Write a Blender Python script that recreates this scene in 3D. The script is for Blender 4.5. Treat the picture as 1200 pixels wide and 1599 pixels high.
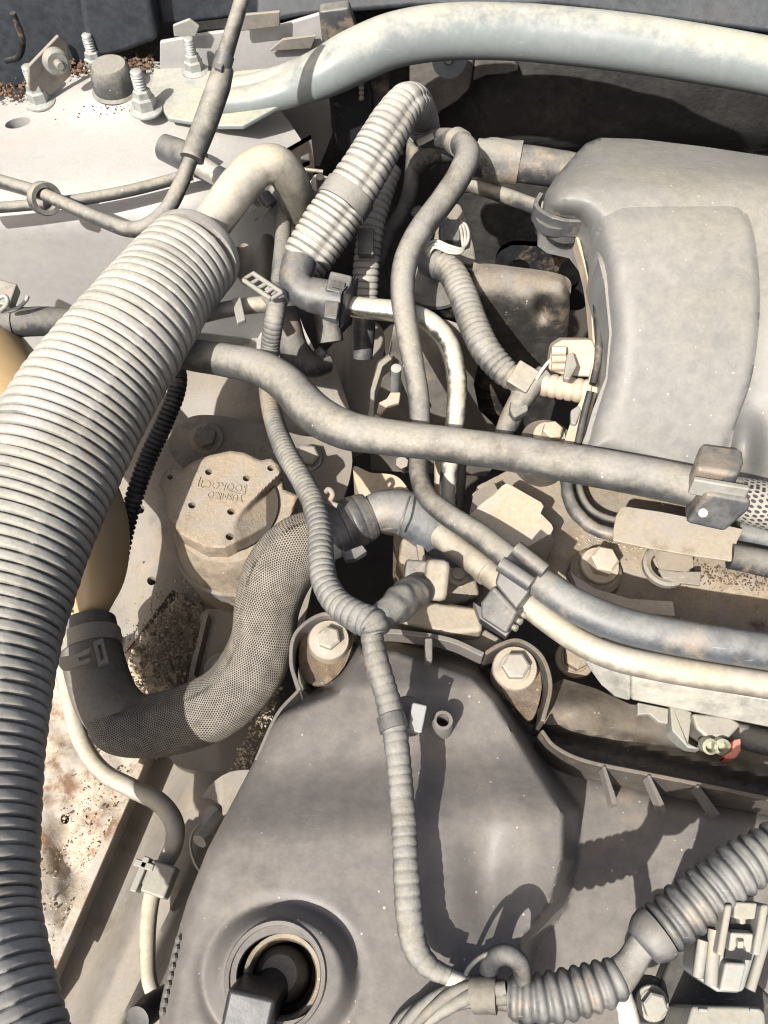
import bpy, bmesh, math, random
import numpy as np
from mathutils import Vector, Matrix, noise
from mathutils.geometry import delaunay_2d_cdt
random.seed(7)
rng = np.random.default_rng(7)
R = math.radians
scene = bpy.context.scene
for o in list(bpy.data.objects):
    bpy.data.objects.remove(o)

# ------------------------------------------------------------------ camera
PITCH = 60.0                       # degrees below the horizon
CAM = Vector((0.0, 0.0, 0.40))     # metres above the timing cover
FPX = 1280.0                       # focal length for a picture 1200 x 1599
cd = bpy.data.cameras.new('camera')
cam = bpy.data.objects.new('camera', cd)
scene.collection.objects.link(cam)
cam.location = CAM
cam.rotation_euler = (R(90 - PITCH), 0, 0)
cd.sensor_fit = 'VERTICAL'
cd.sensor_height = 36
cd.lens = FPX / 1599 * 36
cd.clip_start = 0.005
cd.clip_end = 50
scene.camera = cam

# ------------------------------------------------------------------ daylight
SUN_EL = 49.0
SUN_TO = Vector((0.56, 0.83, 0)).normalized()   # the way shadows fall on the ground
w = bpy.data.worlds.new('World')
scene.world = w
w.use_nodes = True
nt = w.node_tree
nt.nodes.clear()
sky = nt.nodes.new('ShaderNodeTexSky')
sky.sky_type = 'NISHITA'
sky.sun_disc = False
sky.dust_density = 6.0
sky.air_density = 0.8
sky.sun_elevation = R(SUN_EL)
sky.sun_rotation = math.atan2(-SUN_TO.x, -SUN_TO.y)
bg = nt.nodes.new('ShaderNodeBackground')
bg.inputs['Strength'].default_value = 0.09
ow = nt.nodes.new('ShaderNodeOutputWorld')
nt.links.new(sky.outputs[0], bg.inputs[0])
nt.links.new(bg.outputs[0], ow.inputs[0])
sl = bpy.data.lights.new('sun', 'SUN')
sl.energy = 4.7
sl.angle = R(0.55)
sl.color = (1.0, 0.965, 0.92)
so = bpy.data.objects.new('sun', sl)
scene.collection.objects.link(so)
so.location = (-1, -1, 2)
trav = Vector((SUN_TO.x * math.cos(R(SUN_EL)), SUN_TO.y * math.cos(R(SUN_EL)), -math.sin(R(SUN_EL))))
so.rotation_euler = trav.to_track_quat('-Z', 'Y').to_euler()
scene.view_settings.view_transform = 'Standard'
scene.view_settings.look = 'None'
scene.view_settings.gamma = 1
scene.view_settings.exposure = 0.68
scene.view_settings.use_curve_mapping = False
scene.render.engine = 'CYCLES'
scene.cycles.filter_width = 1.15

# ------------------------------------------------------------------ measuring: a ray of the photograph met at a height
FW = Vector((0, math.cos(R(PITCH)), -math.sin(R(PITCH))))
UPV = Vector((0, math.sin(R(PITCH)), math.cos(R(PITCH))))
def dirv(px, py):
    return FW + Vector((1, 0, 0)) * ((px - 600) / FPX) + UPV * ((799.5 - py) / FPX)
def P(px, py, z):
    d = dirv(px, py)
    return CAM + d * ((z - CAM.z) / d.z)
def PY(px, py, y):
    d = dirv(px, py)
    return CAM + d * (y / d.y)
def zface(py, y):                  # height at which the ray row py meets a wall standing at depth y
    b = (799.5 - np.asarray(py, float)) / FPX
    dy = FW.y + UPV.y * b
    dz = FW.z + UPV.z * b
    return CAM.z + y / np.maximum(dy, 0.05) * dz
def mpp(px, py, z):                # metres for one pixel at that point
    d = dirv(px, py)
    return ((z - CAM.z) / d.z) / FPX
def PA(X, Y, Z):
    X = np.asarray(X, float); Y = np.asarray(Y, float); Z = np.asarray(Z, float)
    a = (X - 600) / FPX; b = (799.5 - Y) / FPX
    dy = FW.y + UPV.y * b; dz = FW.z + UPV.z * b
    t = (Z - CAM.z) / dz
    return np.stack([a * t, dy * t, Z + 0 * t], -1)

# ------------------------------------------------------------------ objects
col = scene.collection
OFF = {}
def link(name, me, parent=None, mat=None):
    o = bpy.data.objects.new(name, me)
    col.objects.link(o)
    if mat is not None and me is not None:
        me.materials.append(mat)
    OFF[o.name] = Vector((0, 0, 0))
    if parent is not None:
        o.parent = parent
        o.matrix_parent_inverse = Matrix.Translation(-OFF[parent.name])
    return o
def tag(o, label, cat, group=None, kind=None):
    if label: o['label'] = label
    if cat: o['category'] = cat
    if group: o['group'] = group
    if kind: o['kind'] = kind
    if o.parent is None and o.type == 'MESH':      # origin to the thing's base
        me = o.data
        n = len(me.vertices)
        co = np.empty(n * 3); me.vertices.foreach_get('co', co)
        co = co.reshape(-1, 3)
        c = np.array([(co[:, 0].min() + co[:, 0].max()) / 2, (co[:, 1].min() + co[:, 1].max()) / 2, co[:, 2].min()])
        me.vertices.foreach_set('co', (co - c).ravel())
        me.update()
        o.location = c
        OFF[o.name] = Vector(c)
    return o
def thing(name, label, cat, at, group=None):
    o = bpy.data.objects.new(name, None)
    o.empty_display_size = 0.01
    col.objects.link(o)
    o.location = at
    OFF[o.name] = Vector(at)
    o['label'] = label; o['category'] = cat
    if group: o['group'] = group
    return o
def mesh(name, verts, faces, smooth=40, uv=None):
    me = bpy.data.meshes.new(name)
    me.from_pydata([tuple(v) for v in verts], [], [tuple(f) for f in faces])
    me.validate()
    me.update()
    if uv is not None:
        lay = me.uv_layers.new(name='UVMap')
        vi = np.empty(len(me.loops), int); me.loops.foreach_get('vertex_index', vi)
        lay.data.foreach_set('uv', np.asarray(uv, float)[vi].ravel())
    if smooth:
        me.shade_smooth()
        me.set_sharp_from_angle(angle=R(smooth))
    return me
def obj(name, verts, faces, mat, parent=None, smooth=40, uv=None, bevel=0, seg=2):
    o = link(name, mesh(name, verts, faces, smooth, uv), parent, mat)
    if bevel:
        m = o.modifiers.new('bevel', 'BEVEL')
        m.width = bevel; m.segments = seg; m.limit_method = 'ANGLE'; m.angle_limit = R(35)
        m.harden_normals = True
    return o

# --- splines
def catmull(pts, n=14, closed=False):
    p = np.asarray(pts, float)
    if len(p) == 2 and not closed:
        t = np.linspace(0, 1, n + 1)[:, None]
        return p[0] * (1 - t) + p[1] * t
    if closed:
        q = np.vstack([p[-1], p, p[0], p[1]])
    else:
        q = np.vstack([2 * p[0] - p[1], p, 2 * p[-1] - p[-2]])
    out = []
    t = np.linspace(0, 1, n, endpoint=False)[:, None]
    for i in range(1, len(q) - 2):
        a, b, c, d = q[i - 1], q[i], q[i + 1], q[i + 2]
        out.append(0.5 * ((2 * b) + (-a + c) * t + (2 * a - 5 * b + 4 * c - d) * t ** 2 + (-a + 3 * b - 3 * c + d) * t ** 3))
    if not closed:
        out.append(p[-1][None])
    return np.vstack(out)
def resample(c, step):
    d = np.r_[0, np.cumsum(np.linalg.norm(np.diff(c[:, :3], axis=0), axis=1))]
    n = max(2, int(math.ceil(d[-1] / step)) + 1)
    s = np.linspace(0, d[-1], n)
    return np.stack([np.interp(s, d, c[:, k]) for k in range(c.shape[1])], -1), s

def sweep(world_pts, seg=20, pitch=0, depth=0.12, groove=0.5, lump=0, lumpf=120, step=None, flat=1.0, seam=None, radial=None, rot=0, caps=True, jitter=0, bridge=None, uneven=0):
    """A tube through (x, y, z, radius) points -> verts, faces, uv."""
    c = catmull(world_pts)
    if step is None:
        step = pitch / 9 if pitch else max(0.0012, float(np.mean(c[:, 3])) * 0.30)
    p, s = resample(c, step)
    n = len(p)
    T = np.gradient(p[:, :3], axis=0)
    T /= np.linalg.norm(T, axis=1)[:, None] + 1e-12
    N = np.zeros_like(T)
    a = np.array([0, 0, 1.0])
    if abs(T[0] @ a) > 0.95: a = np.array([0, 1.0, 0])
    v = a - T[0] * (a @ T[0]); N[0] = v / np.linalg.norm(v)
    for i in range(1, n):
        v = N[i - 1] - T[i] * (N[i - 1] @ T[i]); N[i] = v / (np.linalg.norm(v) + 1e-12)
    B = np.cross(T, N)
    r = p[:, 3].copy()
    if pitch:
        ph = s / pitch
        if jitter:
            ph = ph + jitter * np.array([noise.noise((x * 60, 3.1, 0)) for x in s])
        f = ph - np.floor(ph)
        x = np.abs(f - 0.5) * 2                      # 0 in the middle of a ridge, 1 in the groove
        prof = np.clip((x - (1 - groove)) / groove, 0, 1)
        prof = prof * prof * (3 - 2 * prof)
        crown = 0.22 * x ** 2
        grv = depth * np.clip(prof + crown, 0, 1.15)
    else:
        grv = np.zeros(n)
    th = np.linspace(0, 2 * np.pi, seg, endpoint=False) + rot
    ct, st = np.cos(th), np.sin(th)
    G = grv[:, None] * np.ones(seg)[None]
    if bridge is not None:                            # moulding line that fills the grooves
        db = np.abs((th - bridge + np.pi) % (2 * np.pi) - np.pi)
        G = G * (1 - 0.85 * np.exp(-(db / 0.07) ** 2))[None]
    rr = r[:, None] * (1 - G)
    if pitch and uneven:                              # ribs are not all alike
        rib = np.floor(ph).astype(int)
        rg = np.random.default_rng(5).normal(0, uneven, rib.max() + 3)
        rr = rr * (1 + rg[rib - rib.min()][:, None])
    if seam is not None:                              # a split running along a convoluted tube
        dth = np.abs((th - seam + np.pi) % (2 * np.pi) - np.pi)
        rr = rr * (1 - 0.10 * np.exp(-(dth / 0.14) ** 2))[None]
    if radial is not None:
        rr = rr * radial(s[:, None], th[None])
    V = p[:, None, :3] + rr[..., None] * (ct[None, :, None] * N[:, None] * flat + st[None, :, None] * B[:, None])
    V = V.reshape(-1, 3)
    if lump:
        rad = np.repeat(r, seg)
        ctr = np.repeat(p[:, :3], seg, 0)
        for i in range(len(V)):
            q = V[i]
            k = noise.fractal(Vector(q) * lumpf, 1.0, 2.0, 3)
            V[i] = q + (q - ctr[i]) * (lump * k)
    F = []
    for i in range(n - 1):
        for j in range(seg):
            k = (j + 1) % seg
            F.append((i * seg + j, i * seg + k, (i + 1) * seg + k, (i + 1) * seg + j))
    UV = np.stack([np.tile(th / (2 * np.pi), n) * 2 * np.pi * float(np.mean(r)), np.repeat(s, seg)], -1)
    V = list(map(tuple, V))
    if caps:
        e0 = p[0, :3] - T[0] * r[0] * 0.12; e1 = p[-1, :3] + T[-1] * r[-1] * 0.12
        V += [tuple(e0), tuple(e1)]
        UV = np.vstack([UV, [[0, 0], [0, s[-1]]]])
        for j in range(seg):
            k = (j + 1) % seg
            F.append((len(V) - 2, k, j))
            F.append((len(V) - 1, (n - 1) * seg + j, (n - 1) * seg + k))
    return V, F, UV
def wp(pts):
    out = []
    if len(pts) > 1 and pts[-1][0] >= 1285:                                  # runs on beyond the right edge
        a, b = pts[-2], pts[-1]
        f = 420.0 / (b[0] - a[0])
        pts = list(pts) + [(b[0] + 420, b[1] + (b[1] - a[1]) * f * 0.9, b[2] - 0.01, b[3])]
    for (x, y, z, wd) in pts:
        q = P(x, y, z)
        out.append((q.x, q.y, q.z, wd * mpp(x, y, z) / 2))
    return out
def tube(name, pts, mat, parent=None, smooth=60, **kw):
    V, F, UV = sweep(wp(pts), **kw)
    return obj(name, V, F, mat, parent, smooth, UV)
def wtube(name, pts, mat, parent=None, smooth=60, **kw):
    V, F, UV = sweep(pts, **kw)
    return obj(name, V, F, mat, parent, smooth, UV)

# --- outlines and reliefs
def sdist(poly, X, Y):
    """signed distance to an outline in pixels, positive inside"""
    poly = np.asarray(poly, float); X = np.asarray(X, float); Y = np.asarray(Y, float)
    d = np.full(X.shape, 1e9); ins = np.zeros(X.shape, bool)
    n = len(poly)
    for i in range(n):
        x0, y0 = poly[i]; x1, y1 = poly[(i + 1) % n]
        ex, ey = x1 - x0, y1 - y0
        t = np.clip(((X - x0) * ex + (Y - y0) * ey) / (ex * ex + ey * ey + 1e-9), 0, 1)
        d = np.minimum(d, np.hypot(X - x0 - t * ex, Y - y0 - t * ey))
        c = ((y0 > Y) != (y1 > Y)) & (X < (x1 - x0) * (Y - y0) / (y1 - y0 + 1e-12) + x0)
        ins ^= c
    return np.where(ins, d, -d)
def sstep(a, b, x):
    t = np.clip((np.asarray(x, float) - a) / (b - a), 0, 1)
    return t * t * (3 - 2 * t)
def smin(a, b, k):
    h = np.clip(0.5 + 0.5 * (b - a) / k, 0, 1)
    return b * (1 - h) + a * h - k * h * (1 - h)
def rounded(d, rad, h):
    """edge rounding: drop at distance d (px) from an outline"""
    t = np.clip(1 - d / rad, 0, 1) * 0.965
    return -h * (1 - np.sqrt(np.maximum(0, 1 - t * t)))
def densify(poly, step):
    out = []
    n = len(poly)
    for i in range(n):
        a = np.asarray(poly[i], float); b = np.asarray(poly[(i + 1) % n], float)
        k = max(1, int(math.ceil(np.linalg.norm(b - a) / step)))
        for j in range(k):
            out.append(a + (b - a) * j / k)
    return np.array(out)
def relief(name, outline, zf, mat, parent=None, step=9, skirt=0.01, holes=(), curve=True, smooth=45, amp=0, freq=40, skirt_in=0.01):
    """A solid sheet: outline and heights read off the photograph, each point at its own height, with a turned-down rim."""
    outline = [(x + (350 if x >= 1290 else -300 if x <= -80 else 0), y + (150 if y >= 1630 else 0)) for (x, y) in outline]   # the bay goes on past the picture
    pl = catmull(outline, 8, True) if curve else np.asarray(outline, float)
    pl = densify(pl, step)
    if curve:
        pl = np.array([q for i, q in enumerate(pl) if i == 0 or np.linalg.norm(q - pl[i - 1]) > 0.8])
    hl = [densify(np.asarray(h, float), step * 0.7) for h in holes]
    x0, y0 = pl.min(0); x1, y1 = pl.max(0)
    gx, gy = np.meshgrid(np.arange(x0, x1, step), np.arange(y0, y1, step))
    gx = gx + (np.arange(gx.shape[0]) % 2)[:, None] * step * 0.5
    gx = gx.ravel(); gy = gy.ravel()
    keep = sdist(pl, gx, gy) > step * 0.45
    for h in hl:
        keep &= sdist(h, gx, gy) < -step * 0.35
    pts = [pl]; edges = []
    n = len(pl)
    edges += [(i, (i + 1) % n) for i in range(n)]
    base = n
    for h in hl:
        m = len(h)
        pts.append(h); edges += [(base + i, base + (i + 1) % m) for i in range(m)]
        base += m
    pts.append(np.stack([gx[keep], gy[keep]], -1))
    pts = np.vstack(pts)
    vs, es, fs = delaunay_2d_cdt([Vector(q) for q in pts], edges, [], 0, 1e-4)[:3]
    vs = np.array([(v.x, v.y) for v in vs])
    fs = np.array([f for f in fs if len(f) == 3])
    cx = vs[fs].mean(1)
    ok = sdist(pl, cx[:, 0], cx[:, 1]) > 0
    for h in hl:
        ok &= sdist(h, cx[:, 0], cx[:, 1]) < 0
    fs = fs[ok]
    Z = np.asarray(zf(vs[:, 0], vs[:, 1]), float) + 0 * vs[:, 0]
    W3 = PA(vs[:, 0], vs[:, 1], Z)
    if amp:
        for i in range(len(W3)):
            W3[i, 2] += amp * noise.fractal(Vector(W3[i]) * freq, 1.0, 2.0, 4)
    # face the camera
    tri = W3[fs]
    nrm = np.cross(tri[:, 1] - tri[:, 0], tri[:, 2] - tri[:, 0])
    view = np.array(CAM) - tri.mean(1)
    fl = (nrm * view).sum(1) < 0
    fs[fl] = fs[fl][:, ::-1]
    F = [tuple(f) for f in fs]
    cnt = {}
    for f in F:
        for a, b in ((f[0], f[1]), (f[1], f[2]), (f[2], f[0])):
            cnt[(a, b)] = 1
    V = [tuple(q) for q in W3]
    low = {}
    if skirt:
        hp = [h for h in hl]
        for (a, b) in list(cnt):
            if (b, a) in cnt: continue
            for k in (a, b):
                if k not in low:
                    inhole = any(abs(float(sdist(h, vs[k, 0], vs[k, 1]))) < 0.05 for h in hp)
                    low[k] = len(V)
                    q = W3[k]
                    V.append((q[0], q[1], q[2] - (skirt_in if inhole else skirt)))
            F.append((b, a, low[a], low[b]))
    return obj(name, V, F, mat, parent, smooth)
def plate(name, pts, z, thick, mat, parent=None, bevel=0.0008, curve=False, smooth=35):
    """A flat or folded plate: outline in pixels, one height or one per corner, real thickness behind it."""
    pl = catmull(pts, 6, True) if curve else pts
    if np.ndim(z) == 0:
        zz = [z] * len(pl)
    else:
        zz = list(z)
    top = [P(q[0], q[1], h) for q, h in zip(pl, zz)]
    return prism(name, top, thick, mat, parent, bevel, smooth)
def prism(name, top, thick, mat, parent=None, bevel=0.0008, smooth=35):
    top = [Vector(t) for t in top]
    nrm = Vector((0, 0, 0))
    c = sum(top, Vector()) / len(top)
    for i in range(len(top)):
        nrm += (top[i] - c).cross(top[(i + 1) % len(top)] - c)
    nrm.normalize()
    if nrm.dot(CAM - c) < 0:
        top = top[::-1]; nrm = -nrm
    n = len(top)
    V = top + [t - nrm * thick for t in top]
    F = [tuple(range(n)), tuple(range(2 * n - 1, n - 1, -1))]
    F += [(i, n + i, n + (i + 1) % n, (i + 1) % n) for i in range(n)]
    return obj(name, V, F, mat, parent, smooth, bevel=bevel)
def frame(axis, up=None):
    z = Vector(axis).normalized()
    x = (Vector(up) if up else Vector((0, 1, 0)) if abs(z.y) < 0.9 else Vector((1, 0, 0)))
    x = (x - z * x.dot(z)).normalized()
    y = z.cross(x)
    return Matrix((x, y, z)).transposed()
def lathe(name, prof, at, mat, parent=None, axis=(0, 0, 1), seg=32, smooth=40, lump=0, cap0=True, cap1=True):
    M3 = frame(axis)
    at = Vector(at)
    V = []; F = []
    n = len(prof)
    for (r, h) in prof:
        for j in range(seg):
            a = 2 * math.pi * j / seg
            q = Vector((r * math.cos(a), r * math.sin(a), h))
            if lump:
                q.xy *= 1 + lump * noise.noise((at + q) * 90)
            V.append(at + M3 @ q)
    for i in range(n - 1):
        for j in range(seg):
            k = (j + 1) % seg
            F.append((i * seg + j, i * seg + k, (i + 1) * seg + k, (i + 1) * seg + j))
    if cap0 and prof[0][0] > 1e-6: F.append(tuple(range(seg))[::-1])
    if cap1 and prof[-1][0] > 1e-6: F.append(tuple((n - 1) * seg + j for j in range(seg)))
    return obj(name, V, F, mat, parent, smooth)
def box(name, at, size, mat, parent=None, axis=(0, 0, 1), up=(0, 1, 0), bevel=0.0008, taper=1.0):
    M3 = frame(axis, up)           # local x follows up, local z follows axis
    at = Vector(at)
    V = []
    for h in (-1, 1):
        k = taper if h > 0 else 1
        for (a, b) in ((-1, -1), (1, -1), (1, 1), (-1, 1)):
            V.append(at + M3 @ Vector((a * size[0] / 2 * k, b * size[1] / 2 * k, h * size[2] / 2)))
    F = [(0, 3, 2, 1), (4, 5, 6, 7), (0, 1, 5, 4), (1, 2, 6, 5), (2, 3, 7, 6), (3, 0, 4, 7)]
    return obj(name, V, F, mat, parent, 35, bevel=bevel)
def bolt(parent, px, py, z, head, flange, mat, washer_mat=None, axis=(0, 0, 1), hh=0.9, name='bolt', dish=True, turn=None):
    """A flanged hexagon bolt: head and flange widths in pixels."""
    at = P(px, py, z); k = mpp(px, py, z)
    rf, rh = flange * k / 2, head * k / 2
    axis = Vector(axis).normalized()
    H = rh * hh
    M3 = frame(axis)
    a0 = random.uniform(0, 1) if turn is None else turn
    V = []; F = []
    rows = [(rh * 1.02, 0.0), (rh * 1.02, H * 0.86), (rh * 0.84, H), (rh * 0.55, H * 1.02), (0.0001, H * 1.03)]
    for (r, h) in rows:
        for j in range(6):
            for e in (0,):
                a = a0 + j * math.pi / 3
                V.append(at + M3 @ Vector((r * math.cos(a), r * math.sin(a), h + rf * 0.18)))
    for i in range(len(rows) - 1):
        for j in range(6):
            q = (j + 1) % 6
            F.append((i * 6 + j, i * 6 + q, (i + 1) * 6 + q, (i + 1) * 6 + j))
    b = obj(name, V, F, mat, parent, 25)
    prof = [(rf, 0), (rf, rf * 0.10), (rf * 0.95, rf * 0.17), (rf * 0.7, rf * 0.19), (rh * 1.05, rf * 0.26), (0.0001, rf * 0.27)]
    lathe('washer', prof, at, washer_mat or mat, b, axis, 28)
    return b

# ------------------------------------------------------------------ materials
DUST = (0.44, 0.365, 0.29)
def M(name, base, dust=DUST, amount=0.6, rough=0.6, metal=0.0, bump=0.15, speck=0.0, lo=-0.1, hi=0.9, blotch=28, var=0.25, spec=0.35, grain=420, wear=0.0, wear_col=(0.1, 0.05, 0.03), up=1.0, stain=0.35, oil=0.35, scuff=0.25, stain_col=(0.40, 0.30, 0.20)):
    """Base colour under road dust that lies on upward faces and in patches."""
    dust = (dust[0] * 0.98, dust[1] * 1.035, dust[2] * 0.99)
    base = (base[0] * 0.99, base[1] * 1.025, base[2])
    m = bpy.data.materials.new(name)
    m.use_nodes = True
    nt = m.node_tree; N = nt.nodes; L = nt.links
    b = N['Principled BSDF']
    geo = N.new('ShaderNodeNewGeometry')
    def nz(scale, det, ro=0.6):
        n = N.new('ShaderNodeTexNoise'); n.inputs['Scale'].default_value = scale
        n.inputs['Detail'].default_value = det; n.inputs['Roughness'].default_value = ro
        L.new(geo.outputs['Position'], n.inputs['Vector']); return n.outputs['Fac']
    def math_(op, a, bb=None, c=None):
        n = N.new('ShaderNodeMath'); n.operation = op
        for i, v in enumerate((a, bb, c)):
            if v is None: continue
            if isinstance(v, (int, float)): n.inputs[i].default_value = v
            else: L.new(v, n.inputs[i])
        return n.outputs[0]
    def mrange(v, a, bb, c, d):
        n = N.new('ShaderNodeMapRange'); n.interpolation_type = 'SMOOTHSTEP'
        L.new(v, n.inputs[0])
        for i, x in enumerate((a, bb, c, d)): n.inputs[1 + i].default_value = x
        return n.outputs[0]
    def mix(f, a, bb):
        n = N.new('ShaderNodeMix'); n.data_type = 'RGBA'
        if isinstance(f, (int, float)): n.inputs[0].default_value = f
        else: L.new(f, n.inputs[0])
        for i, v in ((6, a), (7, bb)):
            if isinstance(v, tuple): n.inputs[i].default_value = (*v, 1)
            else: L.new(v, n.inputs[i])
        return n.outputs[2]
    big = nz(blotch, 5); fine = nz(grain, 4, 0.7); mid = nz(max(130, blotch * 5), 5, 0.68)
    sep = N.new('ShaderNodeSeparateXYZ'); L.new(geo.outputs['Normal'], sep.inputs[0])
    x = math_('MULTIPLY', sep.outputs['Z'], up)
    x = math_('ADD', x, math_('MULTIPLY', math_('SUBTRACT', big, 0.5), 1.5))
    x = math_('ADD', x, math_('MULTIPLY', math_('SUBTRACT', mid, 0.5), 0.80))
    mask = math_('MULTIPLY', mrange(x, lo, hi, 0, 1), amount)
    mask = math_('MULTIPLY', mask, mrange(fine, 0.25, 0.7, 0.90, 1.0))
    v1 = tuple(c * (1 - var) for c in base); v2 = tuple(min(1, c * (1 + var)) for c in base)
    bc = mix(mrange(mid, 0.2, 0.8, 0, 1), v1, v2)
    d1 = tuple(c * 0.90 for c in dust); d2 = tuple(min(1, c * 1.07) for c in dust)
    dc = mix(mrange(fine, 0.3, 0.7, 0, 1), d1, d2)
    grey = sum(dust) / 3
    dc = mix(math_('MULTIPLY', mrange(nz(blotch * 2.1, 6, 0.65), 0.42, 0.62, 0, 1), 0.55), dc, (grey * 1.08, grey * 1.03, grey * 0.97))
    cc = mix(mask, bc, dc)
    def nz2(scale, det, ro, dist, off, sc=None):
        mp = N.new('ShaderNodeMapping'); mp.inputs['Location'].default_value = off
        if sc: mp.inputs['Scale'].default_value = sc; mp.inputs['Rotation'].default_value = (0.3, 0.5, 0.7)
        L.new(geo.outputs['Position'], mp.inputs['Vector'])
        n = N.new('ShaderNodeTexNoise'); n.inputs['Scale'].default_value = scale; n.inputs['Detail'].default_value = det
        n.inputs['Roughness'].default_value = ro; n.inputs['Distortion'].default_value = dist
        L.new(mp.outputs[0], n.inputs['Vector']); return n.outputs['Fac']
    oilm = None
    if oil:
        oilm = math_('MULTIPLY', mrange(nz2(blotch * 1.5, 6, 0.68, 0.15, (3.1, 1.7, 0.4)), 0.53, 0.68, 0, 1), oil)
        dk = N.new('ShaderNodeMix'); dk.data_type = 'RGBA'; dk.blend_type = 'MULTIPLY'
        L.new(oilm, dk.inputs[0]); L.new(cc, dk.inputs[6]); dk.inputs[7].default_value = (0.36, 0.30, 0.26, 1)
        cc = dk.outputs[2]
    if stain:
        stm = math_('MULTIPLY', mrange(nz2(blotch * 0.9, 6, 0.72, 0.15, (7.3, 0.2, 5.1)), 0.55, 0.66, 0, 1), stain)
        cc = mix(stm, cc, stain_col)
    if scuff:
        scm = math_('MULTIPLY', mrange(nz2(60, 3, 0.6, 0.3, (0.5, 2.2, 9.0), (1.0, 9.0, 4.0)), 0.68, 0.74, 0, 1), scuff)
        cc = mix(scm, cc, (0.55, 0.52, 0.48))
    if wear:
        wm = mrange(math_('ADD', nz(blotch * 1.7, 8, 0.72), math_('MULTIPLY', fine, 0.12)), 0.68 - wear * 0.2, 0.86 - wear * 0.2, 0, 1)
        cc = mix(wm, cc, wear_col)
    if speck:
        vo = N.new('ShaderNodeTexVoronoi'); vo.inputs['Scale'].default_value = 420
        L.new(geo.outputs['Position'], vo.inputs['Vector'])
        sepc = N.new('ShaderNodeSeparateColor'); L.new(vo.outputs['Color'], sepc.inputs[0])
        near = math_('LESS_THAN', vo.outputs['Distance'], math_('MULTIPLY', sepc.outputs[1], 0.26))
        pick = math_('LESS_THAN', sepc.outputs[0], speck)
        cc = mix(math_('MULTIPLY', math_('MULTIPLY', near, pick), 0.5), cc, (0.62, 0.56, 0.48))
    L.new(cc, b.inputs['Base Color'])
    rr = math_('ADD', math_('MULTIPLY', mask, 0.82 - rough), rough)
    rr = math_('ADD', rr, math_('MULTIPLY', math_('SUBTRACT', mid, 0.5), 0.25))
    L.new(rr, b.inputs['Roughness'])
    if metal:
        L.new(math_('MULTIPLY', math_('SUBTRACT', 1.0, mask), metal), b.inputs['Metallic'])
    b.inputs['Specular IOR Level'].default_value = spec
    if bump:
        bp = N.new('ShaderNodeBump'); bp.inputs['Strength'].default_value = bump
        bp.inputs['Distance'].default_value = 0.0012
        hgt = math_('ADD', math_('ADD', math_('MULTIPLY', fine, 0.6), mid), math_('MULTIPLY', nz(1500, 2), 0.35))
        L.new(hgt, bp.inputs['Height']); L.new(bp.outputs[0], b.inputs['Normal'])
    return m

def braid(name, c_thread, c_hole, pu=0.0019, pv=0.0016, fill=0.24):
    """Knitted sleeve: threads with dark meshes between, from the tube's own length and girth."""
    m = M(name, c_thread, amount=0.22, rough=0.85, bump=0, oil=0.12, stain=0.15, scuff=0, blotch=14)
    nt = m.node_tree; N = nt.nodes; L = nt.links
    b = N['Principled BSDF']
    uv = N.new('ShaderNodeUVMap')
    sp = N.new('ShaderNodeSeparateXYZ'); L.new(uv.outputs[0], sp.inputs[0])
    def mt(op, a, bb=None):
        n = N.new('ShaderNodeMath'); n.operation = op
        for i, v in enumerate((a, bb)):
            if v is None: continue
            if isinstance(v, (int, float)): n.inputs[i].default_value = v
            else: L.new(v, n.inputs[i])
        return n.outputs[0]
    gp = N.new('ShaderNodeNewGeometry')
    nn = N.new('ShaderNodeTexNoise'); nn.inputs['Scale'].default_value = 45; nn.inputs['Detail'].default_value = 3
    L.new(gp.outputs['Position'], nn.inputs['Vector'])
    n2 = N.new('ShaderNodeTexNoise'); n2.inputs['Scale'].default_value = 160; n2.inputs['Detail'].default_value = 2
    L.new(gp.outputs['Position'], n2.inputs['Vector'])
    wob = mt('MULTIPLY', mt('SUBTRACT', nn.outputs['Fac'], 0.5), 1.6)
    u = mt('ADD', mt('MULTIPLY', sp.outputs[0], 1 / pu), mt('MULTIPLY', wob, 0.8))
    v = mt('ADD', mt('MULTIPLY', sp.outputs[1], 1 / pv), wob)
    row = mt('FLOOR', v)
    u2 = mt('ADD', u, mt('MULTIPLY', row, 0.5))
    fu = mt('SUBTRACT', mt('FRACT', u2), 0.5)
    fv = mt('SUBTRACT', mt('FRACT', v), 0.5)
    d = mt('ADD', mt('POWER', mt('MULTIPLY', fu, 1.15), 2.0), mt('POWER', mt('MULTIPLY', fv, 0.9), 2.0))
    d = mt('SUBTRACT', mt('SQRT', d), mt('MULTIPLY', mt('SUBTRACT', n2.outputs['Fac'], 0.5), 0.22))
    mr = N.new('ShaderNodeMapRange'); mr.interpolation_type = 'SMOOTHSTEP'
    L.new(d, mr.inputs[0])
    mr.inputs[1].default_value = fill; mr.inputs[2].default_value = fill + 0.16
    mr.inputs[3].default_value = 0; mr.inputs[4].default_value = 1
    old = b.inputs['Base Color'].links[0].from_socket
    mx = N.new('ShaderNodeMix'); mx.data_type = 'RGBA'
    L.new(mr.outputs[0], mx.inputs[0]); mx.inputs[6].default_value = (*c_hole, 1); L.new(old, mx.inputs[7])
    L.new(mx.outputs[2], b.inputs['Base Color'])
    bp = N.new('ShaderNodeBump'); bp.inputs['Strength'].default_value = 0.9; bp.inputs['Distance'].default_value = 0.001
    L.new(mr.outputs[0], bp.inputs['Height']); L.new(bp.outputs[0], b.inputs['Normal'])
    return m

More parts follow.
